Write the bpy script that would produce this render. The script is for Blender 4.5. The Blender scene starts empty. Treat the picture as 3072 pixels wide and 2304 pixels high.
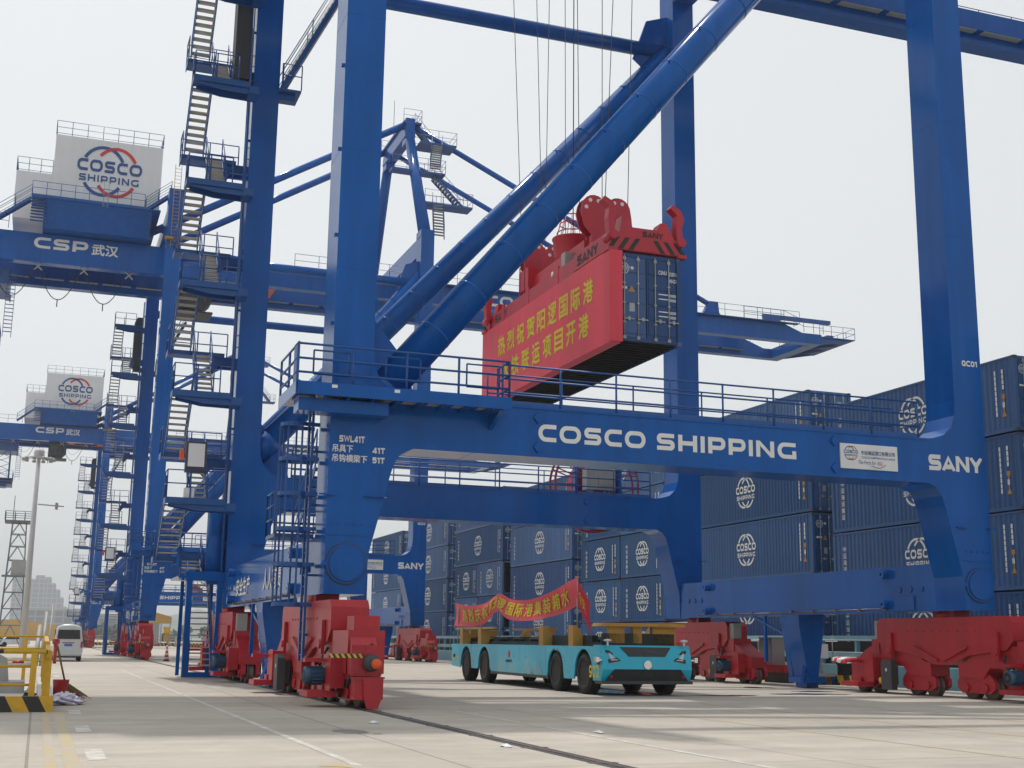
import bpy, math, random
from mathutils import Vector, Matrix
random.seed(7)
C = bpy.context.scene.collection
R = math.radians

# ------------------------------------------------------------------ camera, world, sun, exposure
sc = bpy.context.scene
EYE = Vector((0, 0, 1.48))
yaw, pitch, roll = R(19.976), R(11.495), R(0.782)
fw = Vector((math.sin(yaw)*math.cos(pitch), math.cos(yaw)*math.cos(pitch), math.sin(pitch)))
rt = Vector((math.cos(yaw), -math.sin(yaw), 0)); up = rt.cross(fw)
r2 = rt*math.cos(roll) + up*math.sin(roll); u2 = -rt*math.sin(roll) + up*math.cos(roll)
cam = bpy.data.objects.new('camera', bpy.data.cameras.new('camera')); C.objects.link(cam)
cam.matrix_world = Matrix(((r2.x, u2.x, -fw.x, EYE.x), (r2.y, u2.y, -fw.y, EYE.y), (r2.z, u2.z, -fw.z, EYE.z), (0, 0, 0, 1)))
cam.data.sensor_width = 36; cam.data.lens = 36*3810.8/3072
cam.data.clip_start = 0.1; cam.data.clip_end = 12000
sc.camera = cam

SUN_EL, SUN_AZ = R(68.5), R(-12)          # azimuth from +Y towards +X
w = bpy.data.worlds.new('World'); sc.world = w; w.use_nodes = True
nt = w.node_tree
bg = nt.nodes['Background']
sky = nt.nodes.new('ShaderNodeTexSky'); sky.sky_type = 'NISHITA'; sky.sun_disc = False
sky.sun_elevation = SUN_EL; sky.sun_rotation = SUN_AZ
sky.air_density = 1.0; sky.dust_density = 4.0; sky.ozone_density = 1.0
hsv = nt.nodes.new('ShaderNodeHueSaturation'); hsv.inputs['Saturation'].default_value = 0.30
veil = nt.nodes.new('ShaderNodeMix'); veil.data_type = 'RGBA'; veil.inputs[0].default_value = .62      # high thin cloud over the clear sky
veil.inputs[7].default_value = (6.05, 6.30, 6.28, 1)
nt.links.new(sky.outputs[0], hsv.inputs['Color']); nt.links.new(hsv.outputs[0], veil.inputs[6]); nt.links.new(veil.outputs[2], bg.inputs['Color'])
bg.inputs['Strength'].default_value = 0.128
sun = bpy.data.objects.new('sun', bpy.data.lights.new('sun', 'SUN')); C.objects.link(sun)
sun.data.energy = 2.0; sun.data.angle = R(0.9); sun.data.color = (1, .95, .87)
sd = Vector((math.sin(SUN_AZ)*math.cos(SUN_EL), math.cos(SUN_AZ)*math.cos(SUN_EL), math.sin(SUN_EL)))
sun.rotation_euler = sd.to_track_quat('Z', 'Y').to_euler(); sun.location = (0, 0, 80)
sc.view_settings.view_transform = 'Standard'; sc.view_settings.look = 'None'
sc.view_settings.gamma = 1; sc.view_settings.exposure = 0.2

# ------------------------------------------------------------------ materials
def nodes(name):
    m = bpy.data.materials.new(name); m.use_nodes = True
    return m, m.node_tree, m.node_tree.nodes['Principled BSDF']
def paint(name, col, rough=.42, var=.12, scale=.35, dirt=.0, dirtcol=(.05, .04, .03), metal=0, bump=0, spec=.5):
    """paint with uneven fading, vertical run marks and optional dirt / rust patches"""
    m, t, b = nodes(name); N, L = t.nodes, t.links
    geo = N.new('ShaderNodeNewGeometry')
    n1 = N.new('ShaderNodeTexNoise'); n1.inputs['Scale'].default_value = scale; n1.inputs['Detail'].default_value = 5
    L.new(geo.outputs['Position'], n1.inputs['Vector'])
    mp = N.new('ShaderNodeMapping'); mp.inputs['Scale'].default_value = (2.2, 2.2, .16)
    L.new(geo.outputs['Position'], mp.inputs['Vector'])
    n2 = N.new('ShaderNodeTexNoise'); n2.inputs['Scale'].default_value = 1.3; n2.inputs['Detail'].default_value = 6
    L.new(mp.outputs[0], n2.inputs['Vector'])
    ad = N.new('ShaderNodeMath'); ad.operation = 'ADD'; L.new(n1.outputs[0], ad.inputs[0]); L.new(n2.outputs[0], ad.inputs[1])
    mr = N.new('ShaderNodeMapRange'); mr.inputs['From Min'].default_value = .7; mr.inputs['From Max'].default_value = 1.3
    mr.inputs['To Min'].default_value = 1-var; mr.inputs['To Max'].default_value = 1+var
    L.new(ad.outputs[0], mr.inputs['Value'])
    mu = N.new('ShaderNodeVectorMath'); mu.operation = 'SCALE'; mu.inputs[0].default_value = col
    L.new(mr.outputs[0], mu.inputs['Scale'])
    out = mu.outputs[0]
    if dirt > 0:
        n3 = N.new('ShaderNodeTexNoise'); n3.inputs['Scale'].default_value = 2.1; n3.inputs['Detail'].default_value = 9; n3.inputs['Roughness'].default_value = .7
        L.new(geo.outputs['Position'], n3.inputs['Vector'])
        r3 = N.new('ShaderNodeMapRange'); r3.inputs['From Min'].default_value = .56; r3.inputs['From Max'].default_value = .74
        r3.inputs['To Max'].default_value = dirt; L.new(n3.outputs[0], r3.inputs['Value'])
        mx = N.new('ShaderNodeMix'); mx.data_type = 'RGBA'; L.new(r3.outputs[0], mx.inputs['Factor'])
        L.new(out, mx.inputs[6]); mx.inputs[7].default_value = (*dirtcol, 1); out = mx.outputs[2]
    L.new(out, b.inputs['Base Color'])
    rr = N.new('ShaderNodeMapRange'); rr.inputs['To Min'].default_value = max(.05, rough-.1); rr.inputs['To Max'].default_value = rough+.1
    L.new(n1.outputs[0], rr.inputs['Value']); L.new(rr.outputs[0], b.inputs['Roughness'])
    b.inputs['Metallic'].default_value = metal; b.inputs['Specular IOR Level'].default_value = spec
    if name.endswith('container blue'):
        oi = N.new('ShaderNodeObjectInfo'); hv = N.new('ShaderNodeHueSaturation'); r4 = N.new('ShaderNodeMapRange'); r4.inputs['To Min'].default_value = .72; r4.inputs['To Max'].default_value = 1.30
        r5 = N.new('ShaderNodeMapRange'); r5.inputs['To Min'].default_value = 1.05; r5.inputs['To Max'].default_value = .80
        L.new(oi.outputs['Random'], r4.inputs['Value']); L.new(oi.outputs['Random'], r5.inputs['Value']); L.new(r4.outputs[0], hv.inputs['Value']); L.new(r5.outputs[0], hv.inputs['Saturation']); L.new(out, hv.inputs['Color']); L.new(hv.outputs[0], b.inputs['Base Color'])
    if bump:
        bp = N.new('ShaderNodeBump'); bp.inputs['Strength'].default_value = bump; bp.inputs['Distance'].default_value = .05
        L.new(n1.outputs[0], bp.inputs['Height']); L.new(bp.outputs[0], b.inputs['Normal'])
    return m
def stripes(name, c1, c2, vec, period, rough=.5):
    m, t, b = nodes(name); N, L = t.nodes, t.links
    g = N.new('ShaderNodeTexCoord'); d = N.new('ShaderNodeVectorMath'); d.operation = 'DOT_PRODUCT'
    L.new(g.outputs['Object'], d.inputs[0]); d.inputs[1].default_value = [a/period for a in vec]
    f = N.new('ShaderNodeMath'); f.operation = 'FRACT'; L.new(d.outputs['Value'], f.inputs[0])
    gt = N.new('ShaderNodeMath'); gt.operation = 'GREATER_THAN'; gt.inputs[1].default_value = .5; L.new(f.outputs[0], gt.inputs[0])
    n = N.new('ShaderNodeTexNoise'); n.inputs['Scale'].default_value = 6; n.inputs['Detail'].default_value = 6; L.new(g.outputs['Object'], n.inputs['Vector'])
    mx = N.new('ShaderNodeMix'); mx.data_type = 'RGBA'; mx.inputs[6].default_value = (*c1, 1); mx.inputs[7].default_value = (*c2, 1)
    L.new(gt.outputs[0], mx.inputs['Factor'])
    mr = N.new('ShaderNodeMapRange'); mr.inputs['To Min'].default_value = .7; mr.inputs['To Max'].default_value = 1.2; L.new(n.outputs[0], mr.inputs['Value'])
    sc_ = N.new('ShaderNodeVectorMath'); sc_.operation = 'SCALE'; L.new(mx.outputs[2], sc_.inputs[0]); L.new(mr.outputs[0], sc_.inputs['Scale'])
    L.new(sc_.outputs[0], b.inputs['Base Color']); b.inputs['Roughness'].default_value = rough
    return m
M = {}
M['blue'] = paint('crane blue paint', (.003, .088, .355), .30, .16, .25, .22, (.03, .05, .10), bump=.03)
for k_, v_ in (('Coat Weight', 1), ('Coat Roughness', .14), ('Coat IOR', 1.3), ('Specular IOR Level', .0)): M['blue'].node_tree.nodes['Principled BSDF'].inputs[k_].default_value = v_
M['bluerail'] = paint('blue rail paint', (.006, .075, .28), .4, .1)
M['red'] = paint('red machinery paint', (.40, .012, .022), .40, .16, .6, .35, (.10, .012, .012))
M['spreader'] = paint('spreader red paint', (.46, .012, .030), .38, .12, .7, .2, (.14, .01, .012))
M['white'] = paint('white panel', (.70, .71, .73), .45, .05, .4, .10, (.35, .33, .3))
M['letter'] = paint('white lettering', (.72, .72, .70), .5, .06)
M['greytread'] = paint('galvanised grating', (.40, .39, .36), .55, .12, 2, metal=.2)
M['galv'] = paint('galvanised rail', (.36, .37, .37), .45, .12, 2, metal=.3)
M['steel'] = paint('worn rail steel', (.16, .12, .10), .45, .2, 3, .5, (.10, .05, .03), metal=.5)
M['dark'] = paint('dark rubber', (.016, .016, .017), .7, .2, 3)
M['tyre'] = paint('tyre rubber', (.012, .012, .012), .8, .25, 4, .4, (.07, .06, .05))
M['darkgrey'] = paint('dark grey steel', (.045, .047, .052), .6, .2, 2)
M['grey'] = paint('grey cabinet paint', (.33, .33, .32), .5, .08, 2, .2, (.16, .14, .12))
M['motor'] = paint('motor blue', (.025, .085, .16), .5, .15, 3)
M['yellow'] = paint('yellow paint', (.62, .36, .015), .5, .12, 2, .25, (.2, .12, .03))
M['ochre'] = paint('ochre guide paint', (.42, .22, .03), .5, .12, 2, .25, (.18, .1, .03))
M['orange'] = paint('orange paint', (.7, .09, .015), .5, .1, 2)
M['cont'] = paint('container blue', (.008, .080, .24), .5, .16, .5, .35, (.05, .055, .06))
M['cont_b'] = paint('faded container blue', (.014, .088, .24), .55, .2, .5, .45, (.07, .06, .05))
M['cont_c'] = paint('fresh container blue', (.006, .062, .22), .42, .08, .5, .1, (.04, .05, .06))
M['rust'] = paint('rusty frame', (.04, .05, .065), .65, .3, 2, .9, (.10, .05, .03))
M['under'] = paint('container underside', (.017, .014, .012), .8, .3, 2)
M['bannerred'] = paint('banner red cloth', (.72, .040, .070), .45, .10, .9, bump=.35)
M['bannerglyph'] = paint('banner yellow print', (.68, .55, .015), .6, .05)
M['teal'] = paint('teal vehicle paint', (.015, .44, .62), .30, .05, .6, .12, (.03, .16, .2))
M['teallight'] = paint('pale teal print', (.13, .42, .50), .35, .10, .8)
M['glass'] = paint('dark glass', (.012, .014, .016), .08, .05)
M['lamp'] = paint('headlamp lens', (.55, .57, .6), .12, .1)
M['chrome'] = paint('chrome emblem', (.75, .75, .75), .2, .05, metal=.9)
M['logoblue'] = paint('logo blue', (.025, .07, .24), .5, .05)
M['logored'] = paint('logo red', (.55, .03, .03), .5, .05)
M['blackink'] = paint('black print', (.02, .02, .022), .6, .1)
M['van'] = paint('van silver paint', (.52, .54, .55), .3, .05, .8)
M['plateblue'] = paint('plate blue', (.02, .12, .5), .4, .05)
M['tail'] = paint('tail lamp', (.35, .02, .02), .2, .05)
M['ship'] = paint('light blue hull paint', (.22, .42, .50), .5, .12, 1, .3, (.15, .2, .2))
M['palegreen'] = paint('pale green hull paint', (.27, .42, .42), .5, .12, 1.2, .3, (.2, .2, .16))
M['concrete'] = paint('mast concrete grey', (.52, .52, .51), .6, .06)
M['lattice'] = paint('lattice steel', (.13, .16, .17), .6, .15)
M['rope'] = paint('wire rope', (.06, .065, .07), .5, .1)
M['cord'] = paint('black cable', (.015, .015, .016), .6, .1)
M['wood'] = paint('broom straw', (.22, .14, .07), .8, .25, 6)
M['bag'] = paint('white plastic bag', (.68, .66, .78), .35, .12, 8)
M['leaf'] = paint('far foliage', (.045, .075, .045), .8, .35, .05)
M['roofyel'] = paint('yellow shed cladding', (.50, .30, .07), .6, .1)
M['hazard'] = stripes('yellow black hazard', (.62, .36, .02), (.02, .02, .02), (1, 0, .55), .62)
M['hazard_fine'] = stripes('fine yellow black hazard', (.62, .40, .05), (.03, .03, .03), (1, 0, .6), .13)
M['hazard_y'] = stripes('kerb hazard', (.60, .36, .02), (.02, .02, .02), (0, 1, -.7), .85)
M['hazred'] = stripes('red black hazard', (.46, .012, .03), (.02, .02, .02), (1, 0, .8), .5)
M['conered'] = stripes('red white bands', (.55, .03, .02), (.7, .7, .68), (0, 0, 1), .26)
M['clothrw'] = stripes('red white cloth', (.6, .03, .05), (.75, .75, .72), (.3, 1, 0), .30)
M['yb_rail'] = stripes('yellow black rail', (.62, .40, .02), (.02, .02, .02), (1, 0, 0), 1.6)

def ground_mat():
    m, t, b = nodes('quay concrete'); N, L = t.nodes, t.links
    geo = N.new('ShaderNodeNewGeometry')
    def noise(s, d, rgh=.55, mapping=None):
        n = N.new('ShaderNodeTexNoise'); n.inputs['Scale'].default_value = s; n.inputs['Detail'].default_value = d; n.inputs['Roughness'].default_value = rgh
        if mapping:
            mp = N.new('ShaderNodeMapping'); mp.inputs['Scale'].default_value = mapping; mp.inputs['Rotation'].default_value = (0, 0, .12)
            L.new(geo.outputs['Position'], mp.inputs['Vector']); L.new(mp.outputs[0], n.inputs['Vector'])
        else: L.new(geo.outputs['Position'], n.inputs['Vector'])
        return n.outputs[0]
    def rng(v, a, b_, c, d):
        r = N.new('ShaderNodeMapRange'); r.inputs['From Min'].default_value = a; r.inputs['From Max'].default_value = b_
        r.inputs['To Min'].default_value = c; r.inputs['To Max'].default_value = d; L.new(v, r.inputs['Value']); return r.outputs[0]
    def mul(a, b_):
        x = N.new('ShaderNodeMath'); x.operation = 'MULTIPLY'; L.new(a, x.inputs[0]); L.new(b_, x.inputs[1]); return x.outputs[0]
    v = mul(rng(noise(.16, 6), .3, .7, .88, 1.1), rng(noise(1.4, 8, .65), .3, .7, .90, 1.08))
    v = mul(v, rng(noise(.8, 6, .6, (.16, 1.4, 1)), .35, .7, 1.05, .88))          # tyre streaks across the quay
    v = mul(v, rng(noise(.33, 7, .7), .66, .78, 1, .86))                           # oil and water stains
    v = mul(v, rng(noise(34, 3, .7), .3, .7, .93, 1.06))
    br = N.new('ShaderNodeTexBrick'); br.offset = 0; br.inputs['Scale'].default_value = 1
    br.inputs['Brick Width'].default_value = 5; br.inputs['Row Height'].default_value = 5; br.inputs['Mortar Size'].default_value = .022
    br.inputs['Color1'].default_value = (1, 1, 1, 1); br.inputs['Color2'].default_value = (.94, .94, .94, 1); br.inputs['Mortar'].default_value = (.62, .60, .58, 1)
    L.new(geo.outputs['Position'], br.inputs['Vector'])
    s1 = N.new('ShaderNodeVectorMath'); s1.operation = 'SCALE'; s1.inputs[0].default_value = (.46, .415, .355); L.new(v, s1.inputs['Scale'])
    mm = N.new('ShaderNodeVectorMath'); mm.operation = 'MULTIPLY'; L.new(s1.outputs[0], mm.inputs[0]); L.new(br.outputs['Color'], mm.inputs[1])
    L.new(mm.outputs[0], b.inputs['Base Color']); b.inputs['Roughness'].default_value = .8
    bp = N.new('ShaderNodeBump'); bp.inputs['Strength'].default_value = .25; bp.inputs['Distance'].default_value = .02
    L.new(noise(18, 6, .7), bp.inputs['Height']); L.new(bp.outputs[0], b.inputs['Normal'])
    return m
def worn(name, col, amount=.5):
    """road paint rubbed away in patches so the concrete shows"""
    m, t, b = nodes(name); N, L = t.nodes, t.links
    geo = N.new('ShaderNodeNewGeometry'); n = N.new('ShaderNodeTexNoise'); n.inputs['Scale'].default_value = 2.2; n.inputs['Detail'].default_value = 9; n.inputs['Roughness'].default_value = .72
    L.new(geo.outputs['Position'], n.inputs['Vector'])
    r = N.new('ShaderNodeMapRange'); r.inputs['From Min'].default_value = amount-.08; r.inputs['From Max'].default_value = amount+.10; L.new(n.outputs[0], r.inputs['Value'])
    mx = N.new('ShaderNodeMix'); mx.data_type = 'RGBA'; mx.inputs[6].default_value = (*col, 1); mx.inputs[7].default_value = (.43, .39, .34, 1)
    L.new(r.outputs[0], mx.inputs['Factor']); L.new(mx.outputs[2], b.inputs['Base Color']); b.inputs['Roughness'].default_value = .75
    return m
M['ground'] = ground_mat()
M['linewhite'] = worn('worn white line', (.60, .58, .54), .50)
M['lineyellow'] = worn('worn yellow line', (.50, .38, .15), .46)
M['oil'] = paint('dark stain', (.22, .20, .18), .55, .3, 3)
M['wet'] = paint('wet patch', (.06, .05, .045), .06, .2, 3)
m, t, b = nodes('river water'); b.inputs['Base Color'].default_value = (.10, .11, .09, 1); b.inputs['Roughness'].default_value = .12
nn = t.nodes.new('ShaderNodeTexNoise'); nn.inputs['Scale'].default_value = .6; nn.inputs['Detail'].default_value = 5
bp = t.nodes.new('ShaderNodeBump'); bp.inputs['Strength'].default_value = .3; t.links.new(nn.outputs[0], bp.inputs['Height']); t.links.new(bp.outputs[0], b.inputs['Normal'])
M['water'] = m
def tower_mat(name, wall, win, bw, bh):
    m, t, b = nodes(name); N, L = t.nodes, t.links
    tc = N.new('ShaderNodeTexCoord'); sp = N.new('ShaderNodeSeparateXYZ'); cb = N.new('ShaderNodeCombineXYZ')
    L.new(tc.outputs['Object'], sp.inputs[0]); ad = N.new('ShaderNodeMath'); ad.operation = 'ADD'
    L.new(sp.outputs[0], ad.inputs[0]); L.new(sp.outputs[1], ad.inputs[1]); L.new(ad.outputs[0], cb.inputs[0]); L.new(sp.outputs[2], cb.inputs[1])
    br = N.new('ShaderNodeTexBrick'); br.offset = 0; br.inputs['Scale'].default_value = 1; br.inputs['Brick Width'].default_value = bw; br.inputs['Row Height'].default_value = bh
    br.inputs['Mortar Size'].default_value = .8; br.inputs['Color1'].default_value = (*win, 1); br.inputs['Color2'].default_value = (*[a*.8 for a in win], 1); br.inputs['Mortar'].default_value = (*wall, 1)
    L.new(cb.outputs[0], br.inputs['Vector']); L.new(br.outputs[0], b.inputs['Base Color']); b.inputs['Roughness'].default_value = .6
    return m
M['towerA'] = tower_mat('far tower facade', (.32, .33, .34), (.12, .14, .16), 7.5, 7.5)
M['towerB'] = tower_mat('far slab facade', (.26, .28, .31), (.10, .12, .15), 9, 7)

# ------------------------------------------------------------------ mesh helpers
ORG = Vector((0, 0, 0))
class MB:
    def __init__(s): s.v = []; s.f = []; s.m = []; s.sm = []; s.cur = 0
    def add(s, vs, fs, smooth=False):
        n = len(s.v); s.v += [tuple(p) for p in vs]
        for f in fs: s.f.append([n+i for i in f]); s.m.append(s.cur); s.sm.append(smooth)
        return s
    def mat(s, i): s.cur = i; return s
    def box(s, x0, x1, y0, y1, z0, z1):
        if x0 > x1: x0, x1 = x1, x0
        if y0 > y1: y0, y1 = y1, y0
        if z0 > z1: z0, z1 = z1, z0
        v = [(x, y, z) for z in (z0, z1) for y in (y0, y1) for x in (x0, x1)]
        return s.add(v, [(0, 2, 3, 1), (4, 5, 7, 6), (0, 1, 5, 4), (2, 6, 7, 3), (0, 4, 6, 2), (1, 3, 7, 5)])
    def prism(s, pts, axis, a, b):
        """outline pts extruded along an axis: 'y' takes (x,z), 'x' takes (y,z), 'z' takes (x,y)"""
        def P(p, t): return (p[0], t, p[1]) if axis == 'y' else (t, p[0], p[1]) if axis == 'x' else (p[0], p[1], t)
        ar = sum(pts[i][0]*pts[(i+1) % len(pts)][1]-pts[(i+1) % len(pts)][0]*pts[i][1] for i in range(len(pts)))
        if ar < 0: pts = pts[::-1]
        if a > b: a, b = b, a
        n = len(pts); v = [P(p, a) for p in pts]+[P(p, b) for p in pts]
        fs = [tuple(range(n))[::-1], tuple(range(n, 2*n))]+[(i, (i+1) % n, n+(i+1) % n, n+i) for i in range(n)]
        if axis == 'y': fs = [f[::-1] for f in fs]
        return s.add(v, fs)
    def tube(s, p, q, r, seg=8, r2=None, smooth=True):
        p, q = Vector(p), Vector(q); d = (q-p)
        if d.length < 1e-6: return s
        d.normalize(); a = d.orthogonal().normalized(); b = d.cross(a); r2 = r if r2 is None else r2
        v = []
        for c, rr in ((p, r), (q, r2)):
            for i in range(seg):
                t = 2*math.pi*i/seg; v.append(c+(a*math.cos(t)+b*math.sin(t))*rr)
        s.add(v, [(i, (i+1) % seg, seg+(i+1) % seg, seg+i) for i in range(seg)], smooth)
        n = len(s.v)-2*seg
        for f in (tuple(range(seg))[::-1], tuple(range(seg, 2*seg))):
            s.f.append([n+i for i in f]); s.m.append(s.cur); s.sm.append(False)
        return s
    def path(s, pts, r, seg=6):
        for a, b in zip(pts, pts[1:]): s.tube(a, b, r, seg)
        return s
    def bar(s, p, q, w, h, upv=(0, 0, 1)):
        """rectangular bar from p to q"""
        p, q = Vector(p), Vector(q); d = (q-p).normalized(); u = Vector(upv)
        if abs(d.dot(u)) > .98: u = Vector((0, 1, 0))
        a = d.cross(u).normalized(); b = a.cross(d).normalized()
        v = [c+a*(i*w/2)+b*(j*h/2) for c in (p, q) for (i, j) in ((-1, -1), (1, -1), (1, 1), (-1, 1))]
        return s.add(v, [(0, 1, 2, 3), (7, 6, 5, 4), (0, 4, 5, 1), (1, 5, 6, 2), (2, 6, 7, 3), (3, 7, 4, 0)])
    def ring(s, c, axis, r0, r1, a, b, seg=24, arc=(0, 360)):
        """flat annulus arc with thickness along axis"""
        n = max(2, int(seg*(arc[1]-arc[0])/360)); full = arc[1]-arc[0] >= 360
        v = []
        for i in range(n+1):
            t = R(arc[0]+(arc[1]-arc[0])*i/n); k = (math.cos(t), math.sin(t))
            for r in (r0, r1):
                for o in (a, b):
                    pq = (c[0]+k[0]*r, c[1]+k[1]*r)
                    v.append((pq[0], o, pq[1]) if axis == 'y' else (o, pq[0], pq[1]) if axis == 'x' else (pq[0], pq[1], o))
        fs = []
        for i in range(n):
            j = 4*i; k = j+4
            fs += [(j, j+1, k+1, k), (j+2, k+2, k+3, j+3), (j, k, k+2, j+2), (j+1, j+3, k+3, k+1)]
        return s.add(v, fs)
    def lathe(s, c, prof, axis='z', seg=24, smooth=True):
        """prof: (radius, height) pairs"""
        v = []
        for r, h in prof:
            for i in range(seg):
                t = 2*math.pi*i/seg; x, y = r*math.cos(t), r*math.sin(t)
                p = (x, y, h) if axis == 'z' else (h, x, y) if axis == 'x' else (y, h, x)
                v.append((c[0]+p[0], c[1]+p[1], c[2]+p[2]))
        fs = [(k*seg+i, k*seg+(i+1) % seg, (k+1)*seg+(i+1) % seg, (k+1)*seg+i) for k in range(len(prof)-1) for i in range(seg)]
        s.add(v, fs, smooth)
        n = len(s.v)-len(v)
        for f in (list(range(seg))[::-1], list(range((len(prof)-1)*seg, len(prof)*seg))):
            s.f.append([n+i for i in f]); s.m.append(s.cur); s.sm.append(False)
        return s
    def build(s, name, mats, parent=None):
        me = bpy.data.meshes.new(name)
        me.from_pydata([(p[0]-ORG.x, p[1]-ORG.y, p[2]-ORG.z) for p in s.v], [], s.f)
        for mm in (mats if isinstance(mats, (list, tuple)) else [mats]): me.materials.append(mm)
        me.polygons.foreach_set('material_index', s.m); me.polygons.foreach_set('use_smooth', s.sm); me.update()
        o = bpy.data.objects.new(name, me); C.objects.link(o)
        if parent: o.parent = parent
        return o
def tag(o, label=None, cat=None, group=None, kind=None):
    if label: o['label'] = label
    if cat: o['category'] = cat
    if group: o['group'] = group
    if kind: o['kind'] = kind
    return o
def empty(name, loc, label, cat, group=None, rz=0):
    o = bpy.data.objects.new(name, None); C.objects.link(o); o.location = loc; o.rotation_euler = (0, 0, rz)
    return tag(o, label, cat, group)
def copy_tree(o, parent=None):
    c = o.copy(); C.objects.link(c); c.parent = parent
    for ch in list(o.children): copy_tree(ch, c)
    return c
_tc = {}
def glyphs(txt, bold=0.0):
    k = (txt, bold)
    if k not in _tc:
        cu = bpy.data.curves.new('lettering', 'FONT'); cu.body = txt; cu.offset = bold; cu.resolution_u = 3
        o = bpy.data.objects.new('lettering', cu); C.objects.link(o)
        dg = bpy.context.evaluated_depsgraph_get(); me = bpy.data.meshes.new_from_object(o.evaluated_get(dg))
        vs = [v.co.copy() for v in me.vertices]; fs = [tuple(p.vertices) for p in me.polygons]
        bpy.data.objects.remove(o); bpy.data.curves.remove(cu); bpy.data.meshes.remove(me)
        x0 = min(v.x for v in vs); x1 = max(v.x for v in vs); y0 = min(v.y for v in vs); y1 = max(v.y for v in vs)
        _tc[k] = ([((v.x-x0)/(x1-x0), (v.y-y0)/(y1-y0)) for v in vs], fs, (x1-x0)/(y1-y0))
    return _tc[k]
def write(mb, txt, o, u, v, wd, h, bold=.02, shear=0):
    """letters as a thin sheet: o lower left, u reading direction, v up, fitted to wd x h"""
    vs, fs, asp = glyphs(txt, bold); o, u, v = Vector(o), Vector(u), Vector(v)
    if wd is None: wd = h*asp
    if ord(txt[0]) > 0x2000:                                         # heavier strokes: the sheet repeated, each a little nearer the eye
        vs, fs, asp = glyphs(txt, 0); nrm = u.cross(v); k = bold*h*.9
        for i, (dx, dy) in enumerate(((-k, -k), (k, -k), (-k, k), (k, k), (0, 0))):
            mb.add([o+u*(a*wd+dx)+v*(b_*h+dy)+nrm*(.0012*i) for a, b_ in vs], fs)
        return wd
    mb.add([o+u*(a*wd+shear*b_*h)+v*(b_*h) for a, b_ in vs], fs)
    return wd
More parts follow.
